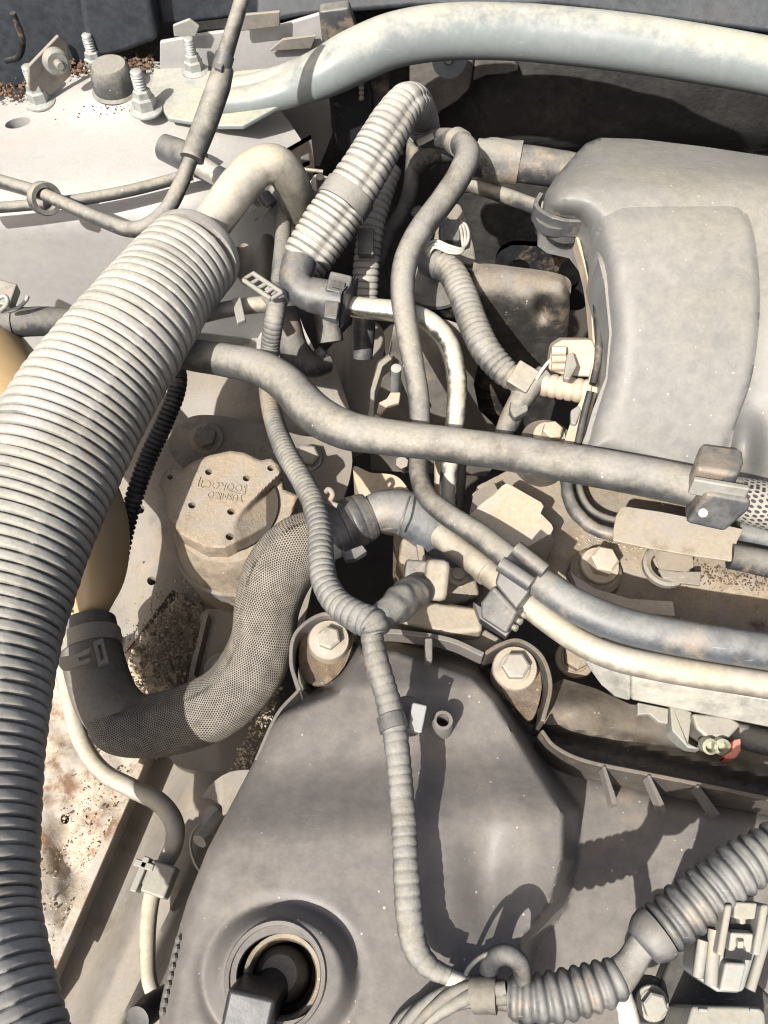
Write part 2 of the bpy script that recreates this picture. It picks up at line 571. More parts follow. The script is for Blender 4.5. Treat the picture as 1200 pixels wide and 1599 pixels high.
m_paint   = M('silver_body_paint', (0.35, 0.33, 0.328), dust=(0.44, 0.395, 0.36), amount=0.6, rough=0.38, metal=0.12, bump=0.06, var=0.06, blotch=14, stain=0.15, oil=0.10, scuff=0.1)
m_paint2  = M('grimy_body_paint', (0.20, 0.175, 0.157), dust=(0.30, 0.25, 0.205), amount=0.7, rough=0.45, bump=0.12, var=0.1, wear=0.15, wear_col=(0.12, 0.075, 0.05), blotch=16)
m_shelf   = M('dirty_shelf', (0.32, 0.275, 0.24), dust=(0.43, 0.35, 0.275), amount=0.8, rough=0.8, bump=0.5, var=0.15, wear=0.85, wear_col=(0.19, 0.115, 0.07), blotch=26, grain=300)
m_brace   = M('brace_paint', (0.180, 0.193, 0.194), dust=(0.43, 0.39, 0.305), amount=0.85, rough=0.38, bump=0.06, var=0.08, lo=0.45, hi=1.15, blotch=10, stain=0.15, oil=0.25)
m_cover   = M('cover_plastic', (0.145, 0.129, 0.121), dust=(0.31, 0.25, 0.195), amount=0.60, rough=0.46, bump=0.14, speck=0.07, blotch=9, lo=0.65, hi=1.6, stain=0.50, oil=0.30, scuff=0.08, stain_col=(0.30, 0.215, 0.14), var=0.08)
m_cover_d = M('dark_cover_plastic', (0.075, 0.064, 0.056), dust=(0.25, 0.19, 0.14), amount=0.6, rough=0.5, bump=0.15, speck=0.03, blotch=22, lo=0.2, hi=1.3)
m_mani    = M('manifold_plastic', (0.155, 0.149, 0.147), dust=(0.35, 0.30, 0.235), amount=0.72, rough=0.44, bump=0.12, speck=0.06, blotch=5, lo=0.25, hi=1.45, stain=0.40, oil=0.15, scuff=0.10, stain_col=(0.345, 0.28, 0.205), var=0.06)
m_duct    = M('duct_plastic', (0.095, 0.092, 0.096), dust=(0.46, 0.415, 0.365), amount=0.82, rough=0.45, bump=0.12, blotch=8, lo=-0.75, hi=0.95, spec=0.45, oil=0.3, stain=0.2, stain_col=(0.38, 0.31, 0.23))
m_rubber  = M('dusty_rubber', (0.050, 0.049, 0.050), dust=(0.35, 0.305, 0.255), amount=0.80, rough=0.50, bump=0.14, blotch=18, lo=0.05, hi=1.05, speck=0.05, stain=0.3, oil=0.5, stain_col=(0.40, 0.335, 0.255))
m_rubber_m= M('grimy_rubber', (0.055, 0.050, 0.046), dust=(0.30, 0.255, 0.21), amount=0.60, rough=0.65, bump=0.12, blotch=20, lo=-0.05, hi=1.1)
m_ribblack= M('ribbed_black_plastic', (0.045, 0.046, 0.052), dust=(0.40, 0.365, 0.32), amount=0.50, rough=0.42, bump=0.06, blotch=24, lo=0.1, hi=1.3, spec=0.5)
m_rubber_d= M('dark_rubber', (0.035, 0.035, 0.038), dust=(0.32, 0.28, 0.24), amount=0.55, rough=0.6, bump=0.14, blotch=34, lo=0.0, hi=1.2)
m_bluehose= M('grey_hose', (0.070, 0.075, 0.086), dust=(0.33, 0.305, 0.275), amount=0.62, rough=0.38, bump=0.08, blotch=16, lo=0.25, hi=1.2, spec=0.5)
m_loom    = M('taped_loom', (0.080, 0.079, 0.082), dust=(0.35, 0.31, 0.26), amount=0.68, rough=0.55, bump=0.35, blotch=22, lo=0.05, hi=1.15)
m_gloss   = M('glossy_black_plastic', (0.012, 0.012, 0.014), dust=(0.2, 0.18, 0.16), amount=0.10, rough=0.40, bump=0.06, stain=0, oil=0, scuff=0.05, spec=0.4)
m_connd   = M('grey_connector_plastic', (0.20, 0.205, 0.21), dust=(0.40, 0.37, 0.32), amount=0.5, rough=0.36, bump=0.05, var=0.08, spec=0.5)
m_black   = M('black_plastic', (0.020, 0.020, 0.023), dust=(0.25, 0.22, 0.19), amount=0.35, rough=0.4, bump=0.08, blotch=30, lo=0.1, hi=1.4)
m_blackm  = M('black_painted_metal', (0.036, 0.033, 0.032), dust=(0.33, 0.265, 0.21), amount=0.70, rough=0.55, bump=0.15, speck=0.06, blotch=20, lo=-0.1, hi=1.0)
m_clip    = M('clip_plastic', (0.062, 0.062, 0.066), dust=(0.30, 0.26, 0.215), amount=0.58, rough=0.38, bump=0.10, blotch=22, lo=0.3, hi=1.3, spec=0.5)
m_conn    = M('pale_connector_plastic', (0.20, 0.195, 0.185), dust=(0.38, 0.33, 0.265), amount=0.62, rough=0.40, bump=0.05, var=0.08)
m_alu     = M('aluminium', (0.46, 0.44, 0.41), dust=(0.45, 0.39, 0.32), amount=0.7, rough=0.38, metal=0.7, bump=0.08, var=0.1)
m_cream   = M('dusty_steel_pipe', (0.30, 0.27, 0.235), dust=(0.47, 0.395, 0.305), amount=0.85, rough=0.34, metal=0.45, bump=0.08, lo=-0.1, hi=1.0, blotch=16, oil=0.2, stain=0.2)
m_bare    = M('bare_steel_pipe', (0.50, 0.47, 0.43), dust=(0.50, 0.43, 0.34), amount=0.85, rough=0.24, metal=0.95, bump=0.10, lo=0.45, hi=0.95, blotch=14, wear=0.08, wear_col=(0.16, 0.11, 0.08))
m_steel   = M('steel', (0.30, 0.275, 0.245), dust=(0.36, 0.305, 0.245), amount=0.7, rough=0.38, metal=0.6, bump=0.2, var=0.2, wear=0.15, wear_col=(0.15, 0.095, 0.06))
m_zinc    = M('zinc_nut', (0.34, 0.35, 0.345), dust=(0.42, 0.375, 0.315), amount=0.5, rough=0.42, metal=0.5, bump=0.08)
m_cast    = M('cast_aluminium', (0.235, 0.185, 0.14), dust=(0.36, 0.28, 0.205), amount=0.8, rough=0.6, metal=0.1, bump=0.6, speck=0.15, var=0.25, blotch=30, wear=0.15, wear_col=(0.15, 0.095, 0.06))
m_head    = M('cylinder_head_metal', (0.165, 0.13, 0.10), dust=(0.33, 0.255, 0.185), amount=0.75, rough=0.62, metal=0.1, bump=0.5, speck=0.10, var=0.25, blotch=26, wear=0.3, wear_col=(0.10, 0.06, 0.04))
m_tan     = M('tan_bracket', (0.33, 0.265, 0.205), dust=(0.50, 0.40, 0.30), amount=0.8, rough=0.62, bump=0.12, var=0.12, blotch=20, wear=0.06, wear_col=(0.22, 0.14, 0.09))
m_brown   = M('brown_steel', (0.25, 0.205, 0.165), dust=(0.38, 0.31, 0.24), amount=0.75, rough=0.55, bump=0.12, var=0.12, blotch=20, wear=0.10, wear_col=(0.16, 0.10, 0.06))
m_frame   = M('grey_metal', (0.150, 0.132, 0.120), dust=(0.31, 0.255, 0.205), amount=0.7, rough=0.5, bump=0.15, var=0.15, wear=0.10, wear_col=(0.11, 0.07, 0.05))
m_fire    = M('firewall_felt', (0.034, 0.031, 0.030), dust=(0.125, 0.11, 0.092), amount=0.75, rough=0.9, bump=0.7, blotch=14, lo=-0.2, hi=0.9, up=0.6, stain=0, oil=0.3, scuff=0)
m_cowl    = M('cowl_plastic', (0.028, 0.032, 0.040), dust=(0.14, 0.14, 0.14), amount=0.6, rough=0.5, bump=0.12, blotch=12, lo=-0.2, hi=1.2, stain=0, oil=0.3, scuff=0.1)
m_rust    = M('brown_debris', (0.10, 0.05, 0.03), dust=(0.22, 0.13, 0.08), amount=0.6, rough=0.95, bump=0.6, var=0.5, blotch=60)
m_rustd   = M('brown_packed_dirt', (0.09, 0.058, 0.038), dust=(0.21, 0.145, 0.095), amount=0.6, rough=0.9, bump=0.7, var=0.4, blotch=50, speck=0.15)
m_dirt    = M('dry_earth', (0.42, 0.32, 0.23), dust=(0.64, 0.52, 0.39), amount=0.75, rough=0.95, bump=0.9, var=0.5, blotch=70, grain=700, wear=0.5, wear_col=(0.15, 0.09, 0.055), lo=-0.4, hi=0.8)
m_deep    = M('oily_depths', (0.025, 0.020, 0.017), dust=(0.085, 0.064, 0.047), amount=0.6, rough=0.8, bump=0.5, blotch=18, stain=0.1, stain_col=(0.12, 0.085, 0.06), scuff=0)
m_red     = M('red_plastic', (0.55, 0.10, 0.07), dust=(0.55, 0.35, 0.28), amount=0.4, rough=0.5, bump=0.05)
m_green   = M('olive_bush', (0.24, 0.235, 0.17), dust=(0.40, 0.36, 0.28), amount=0.6, rough=0.5, bump=0.05)
m_white   = M('pale_wire', (0.52, 0.49, 0.44), dust=(0.58, 0.50, 0.42), amount=0.5, rough=0.6, bump=0.05)
m_paintdot= M('white_paint_dot', (0.50, 0.53, 0.53), amount=0.1, rough=0.4, bump=0)
m_mesh    = braid('knitted_sleeve', (0.195, 0.17, 0.145), (0.020, 0.017, 0.015), pu=0.00145, pv=0.00120)
m_mesh2   = braid('knitted_sleeve_grey', (0.24, 0.22, 0.20), (0.045, 0.04, 0.038), pu=0.003, pv=0.0028, fill=0.20)

# translucent yellowed tank
m_tank = bpy.data.materials.new('yellowed_tank'); m_tank.use_nodes = True
_n = m_tank.node_tree.nodes; _l = m_tank.node_tree.links
_b = _n['Principled BSDF']
_g = _n.new('ShaderNodeNewGeometry'); _t = _n.new('ShaderNodeTexNoise'); _t.inputs['Scale'].default_value = 22; _t.inputs['Detail'].default_value = 5
_l.new(_g.outputs['Position'], _t.inputs['Vector'])
_r = _n.new('ShaderNodeValToRGB'); _l.new(_t.outputs['Fac'], _r.inputs[0])
_r.color_ramp.elements[0].position = 0.3; _r.color_ramp.elements[0].color = (0.36, 0.25, 0.125, 1)
_r.color_ramp.elements[1].position = 0.7; _r.color_ramp.elements[1].color = (0.48, 0.36, 0.20, 1)
_l.new(_r.outputs[0], _b.inputs['Base Color'])
_b.inputs['Roughness'].default_value = 0.45
_b.inputs['Subsurface Weight'].default_value = 0.35
_b.inputs['Subsurface Radius'].default_value = (0.02, 0.012, 0.005)
_b.inputs['Subsurface Scale'].default_value = 0.5

# ================================================================== the setting
def wall(name, pts, y, thick, mat, parent=None, bevel=0.001, curve=False):
    pl = catmull(pts, 6, True) if curve else pts
    return prism(name, [PY(q[0], q[1], y) for q in pl], thick, mat, parent, bevel)
def sheet(name, fx, n, m, mat):
    V = [fx(i / n, j / m) for j in range(m + 1) for i in range(n + 1)]
    F = [(j * (n + 1) + i, j * (n + 1) + i + 1, (j + 1) * (n + 1) + i + 1, (j + 1) * (n + 1) + i) for j in range(m) for i in range(n)]
    return obj(name, V, F, mat, None, 60)

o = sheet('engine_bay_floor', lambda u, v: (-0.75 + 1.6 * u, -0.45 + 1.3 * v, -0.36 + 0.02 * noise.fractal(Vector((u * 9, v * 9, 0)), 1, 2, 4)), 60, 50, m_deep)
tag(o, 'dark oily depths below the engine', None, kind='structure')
def fw(u, v):
    x = -0.70 + 1.6 * u; z = -0.36 + 0.60 * v
    y = 0.745 + 0.016 * noise.fractal(Vector((x * 7, z * 7, 2.0)), 1, 2, 4)
    y -= 0.035 * float(sstep(0.06, 0.10, x)) * float(sstep(-0.16, -0.10, z))
    return (x, y, z)
o = sheet('firewall', fw, 110, 44, m_fire)
tag(o, 'dark felt covered firewall behind the engine', None, kind='structure')

# --- cowl above the firewall
cowl = thing('cowl_panel', 'dark blue grey plastic cowl panel along the very top edge', 'cowl panel', PY(600, 30, 0.67))
prism('lip', [PY(470, 26, 0.655), PY(640, 12, 0.66), PY(860, 10, 0.66), PY(1010, 28, 0.66), PY(1280, 62, 0.66), PY(1280, -160, 0.70), PY(400, -160, 0.70), PY(400, 40, 0.655)], 0.02, m_cowl, cowl, 0.004)
wall('side_panel', [(-60, -60), (150, -60), (160, 40), (152, 100), (100, 112), (40, 140), (-60, 150)], 0.675, 0.02, m_cowl, cowl, 0.006)
wall('drain_box', [(116, -40), (232, -40), (248, 66), (200, 84), (140, 98), (128, 40)], 0.650, 0.03, m_cowl, cowl, 0.006)
wall('rear_panel', [(228, -60), (460, -60), (440, 22), (330, 36), (250, 44)], 0.668, 0.02, m_cowl, cowl, 0.005)
o = tag(tube('wiring_stub', [(20, 20, 0.05, 10), (35, 60, 0.03, 10), (30, 88, 0.01, 9), (10, 95, 0.0, 8)], m_black), 'thin dark wire hanging in the top left corner', 'wire')
pin = thing('bulkhead_panel', 'pale painted bulkhead panel with a dark cutout left of the brace', 'body panel', PY(400, 150, 0.64))
wall('upper_sheet', [(250, 66), (330, 52), (440, 40), (505, 20), (520, 210), (500, 260), (440, 260), (300, 200), (250, 130)], 0.652, 0.004, m_paint, pin)
wall('tab', [(370, 24), (438, 18), (437, 42), (372, 50)], 0.640, 0.003, m_frame, pin)
wall('tab', [(270, 40), (296, 30), (312, 42), (306, 58), (272, 58)], 0.640, 0.003, m_conn, pin)
wall('recess', [(442, 62), (494, 56), (486, 76), (420, 80)], 0.645, 0.003, m_frame, pin, 0.0005)
blk = thing('relay_bracket', 'black metal bracket hanging behind the strut brace beside the ribbed loom', 'bracket', PY(545, 230, 0.62))
wall('upper_plate', [(498, 18), (545, 12), (562, 60), (548, 130), (512, 150)], 0.632, 0.012, m_clip, blk, 0.002)
wall('body', [(514, 135), (572, 118), (582, 150), (580, 200), (570, 236), (530, 240), (518, 200)], 0.615, 0.025, m_black, blk, 0.003)
wall('edge_strip', [(572, 112), (610, 104), (608, 168), (590, 196), (578, 150)], 0.622, 0.012, m_blackm, blk, 0.002)
for i in range(4):
    q = PY(565, 128 + i * 8, 0.612)
    lathe('rivet', [(0.0022, 0), (0.0022, 0.002), (0.0012, 0.003), (0.0001, 0.0032)], q, m_steel, blk, (0, -1, 0.2), 12)

ff = thing('felt_fastener', 'pale round washer fastener pinning the firewall felt below the brace', 'fastener', PY(702, 100, 0.70))
lathe('disc', [(0.0145, 0), (0.0145, 0.001), (0.012, 0.0018), (0.004, 0.002), (0.0001, 0.002)], PY(702, 92, 0.66), m_brace, ff, (0, -0.8, 0.5), 32)
lathe('stud', [(0.004, 0.0), (0.004, 0.006), (0.003, 0.008), (0.0001, 0.008)], PY(700, 94, 0.659), m_steel, ff, (0, -0.8, 0.5), 16)
fl = thing('felt_pad', 'ragged grey sound felt hanging on the firewall', 'felt pad', PY(760, 150, 0.70))
wall('pad', [(640, 70), (745, 70), (735, 140), (715, 160), (690, 175), (672, 195), (660, 200), (640, 180)], 0.690, 0.012, m_frame, fl, 0.003)
wall('torn_patch', [(742, 80), (800, 86), (812, 112), (790, 118), (760, 120), (738, 130)], 0.692, 0.010, m_frame, fl, 0.003)

# --- strut tower
tow = thing('strut_tower', 'pale silver painted strut tower with studs and a rubber cap, top left', 'strut tower', P(150, 250, -0.02))
def z_tow(X, Y):
    yf = 0.492 + 0.07 * (np.maximum(0, X - 230) / 230) ** 2
    top = -0.004 + 0.010 * np.exp(-((X - 180) / 90) ** 2 - ((Y - 140) / 40) ** 2) - 0.012 * sstep(330, 470, X)
    return np.maximum(smin(top, zface(Y, yf), 0.030), -0.19)
slot = [(28 + 20 * math.cos(t) , 192 + 8 * math.sin(t) - 4 * math.cos(t)) for t in np.linspace(0, 2 * np.pi, 20, endpoint=False)]
relief('tower_shell', [(-90, 165), (0, 152), (60, 132), (120, 108), (200, 96), (300, 104), (410, 150), (462, 205), (490, 270), (470, 350), (440, 400), (470, 500), (505, 590), (480, 690), (400, 730), (300, 700), (200, 720), (60, 680), (-90, 640)],
       z_tow, m_paint, tow, step=9, skirt=0.02, holes=[slot], skirt_in=0.03)
def stud(px, py, z, s=1.0):
    at = P(px, py, z)
    b = lathe('nut', [(0.0125 * s, 0), (0.0125 * s, 0.0014), (0.0085 * s, 0.003), (0.0001, 0.003)], at, m_zinc, tow, (0, 0, 1), 28)
    V = []; F = []
    for (r, h) in ((0.0088, 0.002), (0.0088, 0.0105), (0.0074, 0.0122), (0.0066, 0.0165), (0.0055, 0.0175)):
        for j in range(6):
            a = 0.4 + j * math.pi / 3
            V.append(at + Vector((r * s * math.cos(a), r * s * math.sin(a), h * s)))
    for i in range(4):
        for j in range(6):
            q = (j + 1) % 6
            F.append((i * 6 + j, i * 6 + q, i * 6 + 6 + q, i * 6 + 6 + j))
    F.append(tuple(24 + j for j in range(6)))
    obj('hexagon', V, F, m_zinc, b, 25)
    prof = [(0.0050 * s, 0.016 * s)]
    for k in range(6):
        prof += [(0.0050 * s, (0.017 + k * 0.0022) * s), (0.0043 * s, (0.0181 + k * 0.0022) * s)]
    prof += [(0.0046 * s, 0.031 * s), (0.0036 * s, 0.0318 * s), (0.0001, 0.0318 * s)]
    lathe('threaded_stud', prof, at, m_zinc, b, (0, 0, 1), 18, 60)
stud(64, 160, -0.002, 0.95); stud(152, 108, 0.0, 0.9); stud(229, 172, 0.006, 1.0); stud(305, 112, 0.008, 0.85)
k = mpp(182, 140, 0.003)
lathe('strut_cap', [(36 * k, -0.002), (37 * k, 0.001), (33 * k, 0.003), (32.5 * k, 0.010), (29 * k, 0.019), (25 * k, 0.022), (0.0001, 0.0225)], P(182, 142, 0.003), m_rubber, tow, (0, 0, 1), 40)
tab = prism('tab', [PY(46, 142, 0.600), PY(46, 104, 0.600), PY(92, 56, 0.618), PY(106, 66, 0.622), PY(112, 118, 0.622), PY(80, 150, 0.61)], 0.003, m_frame, tow, 0.001)
lathe('grommet', [(0.0095, 0), (0.0095, 0.004), (0.0075, 0.006), (0.0032, 0.006), (0.0032, 0.011), (0.0024, 0.012), (0.0001, 0.012)], PY(86, 94, 0.604), m_conn, tab, (0.55, -0.8, 0.1), 28)
# grit lying on the tower
def scatter(name, n, fpos, smin_, smax_, mat, label, cat='debris'):
    V = []; F = []
    for i in range(n):
        c = fpos()
        s = random.uniform(smin_, smax_) * random.choice((0.6, 1, 1))
        b = len(V)
        ax = Vector((random.gauss(0, 1), random.gauss(0, 1), random.gauss(0, 0.5))).normalized()
        q = frame(ax)
        d = (random.uniform(0.5, 1.1) * s, random.uniform(0.4, 0.9) * s, random.uniform(0.3, 0.7) * s)
        for e in ((1, 0, 0), (-1, 0, 0), (0, 1, 0), (0, -1, 0), (0, 0, 1), (0, 0, -1)):
            V.append(c + q @ Vector((e[0] * d[2], e[1] * d[1], e[2] * d[0])))
        for f in ((0, 2, 4), (2, 1, 4), (1, 3, 4), (3, 0, 4), (2, 0, 5), (1, 2, 5), (3, 1, 5), (0, 3, 5)):
            F.append(tuple(b + j for j in f))
    o = obj(name, V, F, mat, None, 0)
    return tag(o, label, cat, kind='stuff')
def grit_tower():
    x = random.gauss(165, 60); y = random.gauss(170, 10)
    return P(x, y, float(z_tow(np.array([x]), np.array([y]))[0]) + 0.0006)
scatter('leaf_grit', 60, grit_tower, 0.0004, 0.0015, m_rust, 'brown leaf grit scattered over the top of the strut tower')
def leaf_heap():
    x = random.uniform(-40, 240); y = random.gauss(112 - x * 0.06 + (30 if x < 60 else 0), 7)
    return P(x, y, 0.003 + random.uniform(-0.004, 0.006))
scatter('leaf_litter', 420, leaf_heap, 0.0012, 0.0042, m_rust, 'brown leaf litter heaped behind the strut studs')

# --- strut brace
brace = thing('strut_brace', 'thick pale tubular strut brace arching across the top', 'strut brace', P(800, 60, 0.03))
V, F, UV = sweep(wp([(345, 152, 0.012, 64), (400, 146, 0.014, 70), (455, 132, 0.020, 74), (505, 114, 0.030, 76), (560, 86, 0.040, 78), (620, 62, 0.046, 78), (700, 50, 0.048, 79), (800, 50, 0.048, 79), (900, 58, 0.048, 80), (1000, 70, 0.048, 81), (1100, 86, 0.047, 81), (1200, 104, 0.046, 80), (1300, 128, 0.045, 80)]), seg=40, step=0.004,
                 radial=lambda s, th: 1 - 0.55 * (1 - sstep(0.015, 0.11, s)) * np.abs(np.cos(th)) ** 2 + 0.10 * (1 - sstep(0.02, 0.12, s)) * np.abs(np.sin(th)))
obj('bar', V, F, m_brace, brace, 60, UV)
plate('foot_plate', [(234, 140), (240, 106), (300, 104), (345, 112), (430, 104), (470, 112), (440, 162), (380, 196), (340, 196), (262, 184)], [0.006, 0.007, 0.008, 0.010, 0.014, 0.016, 0.016, 0.010, 0.008, 0.006], 0.004, m_brace, brace, 0.0015)

# --- lower left: inner panel, rail, shelf
inner = thing('inner_wing_panel', 'dull painted inner wing panel with a small hole beside the engine mount', 'body panel', P(250, 900, -0.15))
h1 = [(237 + 7 * math.cos(t), 907 + 7 * math.sin(t)) for t in np.linspace(0, 2 * np.pi, 16, endpoint=False)]
h2 = [(220 + 6 * math.cos(t), 795 + 7 * math.sin(t)) for t in np.linspace(0, 2 * np.pi, 16, endpoint=False)]
def z_inner(X, Y):
    return -0.150 + 0.02 * sstep(700, 600, Y) - 0.01 * sstep(250, 180, X) + 0.012 * sstep(300, 420, X)
relief('sheet', [(100, 560), (330, 560), (520, 560), (560, 680), (520, 760), (470, 1000), (330, 960), (270, 920), (195, 1020), (100, 1010), (60, 800)], z_inner, m_paint2, inner, step=12, skirt=0.006, holes=[h1, h2], skirt_in=0.03, curve=False)
rail_l = np.array([[235, 1165], [75, 1530]], float)
def rail_u(X, Y):
    d = rail_l[1] - rail_l[0]; d /= np.linalg.norm(d)
    return -((X - rail_l[0, 0]) * d[1] * -1 + (Y - rail_l[0, 1]) * d[0]) * 1.0
def z_rail(X, Y):
    u = (X - (235 - (Y - 1165) * 160 / 365.0)) * 0.916
    z = -0.150 - 0.034 * sstep(3, 12, u) + 0.008 * sstep(18, 60, u) + 0.034 * sstep(50, 100, u) - 0.03 * sstep(128, 175, u)
    return z
rail = thing('side_rail', 'pale painted chassis side rail running down beside the timing cover', 'side rail', P(190, 1400, -0.2))
relief('rail_top', [(225, 1170), (330, 1190), (420, 1160), (330, 1420), (290, 1640), (20, 1640), (60, 1545)], z_rail, m_paint2, rail, step=8, skirt=0.03, curve=False)
relief('end_sleeve', [(262, 1120), (330, 1090), (420, 1040), (425, 1120), (385, 1195), (340, 1205), (270, 1190)], lambda X, Y: -0.135 - 0.00012 * np.abs(X - 340), m_paint2, rail, step=9, skirt=0.03)
plate('weld_flange', [(224, 1170), (236, 1170), (80, 1532), (60, 1532)], -0.146, 0.003, m_shelf, rail)
hs = [(100 + 7 * math.cos(t), 1278 + 8 * math.sin(t)) for t in np.linspace(0, 2 * np.pi, 16, endpoint=False)]
def z_shelf(X, Y):
    return -0.170 + 0.012 * sstep(1150, 1000, Y) - 0.015 * np.exp(-((X - 110) / 30) ** 2 - ((Y - 1350) / 60) ** 2)
shelf = relief('wing_shelf', [(-120, 900), (60, 930), (200, 1000), (300, 930), (320, 975), (245, 1150), (225, 1180), (60, 1548), (20, 1640), (-120, 1640)], z_shelf, m_shelf, None, step=7, skirt=0.02, holes=[hs], skirt_in=0.03, amp=0.004, freq=55, curve=False)
tag(shelf, 'dirt caked pale shelf of the inner wing beside the big ribbed duct', 'body panel')
def heap():
    a = random.random(); x = 255 + random.gauss(0, 30); y = 1015 + random.gauss(0, 42) - (x - 255) * 0.8
    return P(x, y, -0.150 + random.uniform(-0.004, 0.014) + 0.010 * math.exp(-((x - 255) / 40) ** 2))
z_heap = lambda X, Y: -0.150 + 0.012 * np.exp(-((X - 250) / 45) ** 2 - ((Y - 1020) / 60) ** 2)
hp = relief('dirt_heap', [(205, 1020), (240, 975), (290, 925), (318, 945), (300, 1010), (262, 1085), (215, 1085), (190, 1060)], z_heap, m_dirt, None, step=4, skirt=0.01, amp=0.009, freq=150)
tag(hp, 'heap of dry earth and leaf crumbs below the engine mount', 'dirt', kind='stuff')
scatter('dirt_crumbs', 2200, heap, 0.0005, 0.0022, m_dirt, 'crumbs and leaf bits lying on the dirt heap')
def shelf_bits():
    y = random.uniform(1060, 1560); x = random.gauss(205 - (y - 1130) * 0.38, 34)
    x = min(x, 228 - (y - 1165) * 0.44)
    return P(x, y, float(z_shelf(np.array([x]), np.array([y]))[0]) + random.uniform(-0.001, 0.003))
scatter('shelf_crumbs', 700, shelf_bits, 0.0004, 0.0020, m_dirt, 'crumbs of earth strewn along the dirty wing shelf')
def gap_bits():
    y = random.uniform(1070, 1240); x = 418 - (y - 1100) * 0.42 + random.gauss(0, 8)
    return P(x, y, -0.12 + random.uniform(-0.01, 0.005))
scatter('gap_crumbs', 420, gap_bits, 0.0008, 0.0024, m_dirt, 'earth crumbs caught in the gap beside the timing cover')

# ================================================================== the engine
# --- timing cover
tc = thing('timing_cover', 'large dusty grey plastic timing cover with a round filler boss', 'engine cover', P(600, 1300, -0.05))
RIDGE = [(563, 1014), (620, 1012), (742, 1052), (775, 1088), (832, 1180), (888, 1270), (886, 1340), (868, 1410), (822, 1470), (812, 1520), (830, 1700), (100, 1700), (180, 1500), (250, 1330), (360, 1180), (440, 1110), (523, 1077)]
LOBE_L = [(512, 966), (470, 990), (462, 1032), (476, 1070), (520, 1066), (552, 1020), (556, 985)]
LOBE_R = [(805, 1006), (768, 1028), (776, 1076), (812, 1118), (836, 1130), (852, 1075), (840, 1030)]
BX, BY = 440, 1526
def z_cov(X, Y):
    X = np.asarray(X, float); Y = np.asarray(Y, float)
    d = sdist(RIDGE, X, Y)
    base = -0.046 + 0.012 * sstep(1000, 1200, X)
    hi = -0.004 + 0.017 * sstep(1185, 1325, Y + 0.10 * (X - 450)) - 0.010 * sstep(1080, 1015, Y)
    z = base + (hi - base) * sstep(-20, 10, d)
    # the shallow hollow right of the loom
    z = z - 0.010 * np.exp(-((X - 760) / 46) ** 2 - ((Y - 1380) / 95) ** 2)
    # filler boss
    r = np.hypot(X - BX, (Y - BY) * 1.04)
    z = z - 0.0015 * np.exp(-((r - 122) / 12) ** 2) + 0.010 * sstep(124, 90, r)
    # bolt lobes
    for lb in (LOBE_L, LOBE_R):
        z = np.where(sdist(lb, X, Y) > -4, z + (-0.024 - z) * sstep(-4, 9, sdist(lb, X, Y)), z)
    # rolled rim
    e = sdist(COVER, X, Y)
    z = z + rounded(e, 34, 0.014) * (Y > 1085)
    return z
COVER = [(507, 956), (462, 985), (453, 1034), (466, 1078), (430, 1118), (398, 1187), (362, 1255), (325, 1325), (293, 1405), (268, 1490), (250, 1570), (244, 1680), (1300, 1680), (1300, 1290), (1130, 1250), (1000, 1222), (920, 1200), (862, 1160), (852, 1120), (862, 1070), (845, 1022), (812, 998), (782, 1004), (758, 1020), (700, 996), (622, 984), (585, 990), (556, 978)]
hole = [(BX + 71 * math.cos(t), BY + 69 * math.sin(t)) for t in np.linspace(0, 2 * np.pi, 48, endpoint=False)]
relief('shell', COVER, z_cov, m_cover, tc, step=5, skirt=0.05, holes=[hole], skirt_in=0.004, curve=False, smooth=50)
def zc(x, y): return float(z_cov(np.array([x]), np.array([y]))[0])
# walls round the bolt lobes
def edge_wall(name, pts, zt, h, t, mat, parent):
    """an upright wall of the cover following a line"""
    c = catmull([(*P(x, y, zt),) for (x, y) in pts], 8)
    V = []; F = []
    n = len(c)
    T = np.gradient(c, axis=0); T[:, 2] = 0; T /= np.linalg.norm(T, axis=1)[:, None]
    S = np.stack([-T[:, 1], T[:, 0], 0 * T[:, 0]], -1) * t / 2
    for i in range(n):
        for (s, d) in ((1, 0), (-1, 0), (-1, -h), (1, -h)):
            V.append(c[i] + S[i] * s + np.array([0, 0, d]))
    for i in range(n - 1):
        for j in range(4):
            k = (j + 1) % 4
            F.append((i * 4 + j, i * 4 + k, i * 4 + 4 + k, i * 4 + 4 + j))
    F.append((0, 3, 2, 1)); F.append(tuple((n - 1) * 4 + j for j in range(4)))
    return obj(name, V, F, mat, parent, 35, bevel=0.0006)
edge_wall('lobe_wall', [(556, 976), (507, 958), (463, 987), (455, 1034), (468, 1078)], -0.010, 0.03, 0.0022, m_cover, tc)
edge_wall('lobe_wall', [(758, 1020), (782, 1006), (812, 1000), (846, 1024), (860, 1070), (848, 1126)], -0.010, 0.03, 0.0024, m_cover_d, tc)
edge_wall('lobe_wall', [(466, 1078), (432, 1117), (400, 1187)], -0.012, 0.03, 0.002, m_cover, tc)
bolt(tc, 514, 1000, -0.017, 36, 64, m_steel, m_brown, axis=(0.05, -0.12, 1), turn=0.2)
bolt(tc, 804, 1044, -0.017, 42, 70, m_steel, m_brown, axis=(-0.05, -0.12, 1), turn=0.5)
for (x, y) in ((514, 1000), (804, 1044)):
    k = mpp(x, y, -0.012)
    lathe('bolt_boss', [(35 * k, -0.012), (33 * k, -0.004), (32 * k, 0.0), (0.0001, 0.0)], P(x, y, -0.0175), m_brown, tc, (0, 0, 1), 32)
relief('lobe_floor', [(506, 972), (474, 994), (467, 1030), (478, 1064), (508, 1068), (534, 1046), (548, 1016), (550, 988)], lambda X, Y: -0.0225 + 0 * X, m_rustd, tc, step=5, skirt=0.002, amp=0.001, freq=200)
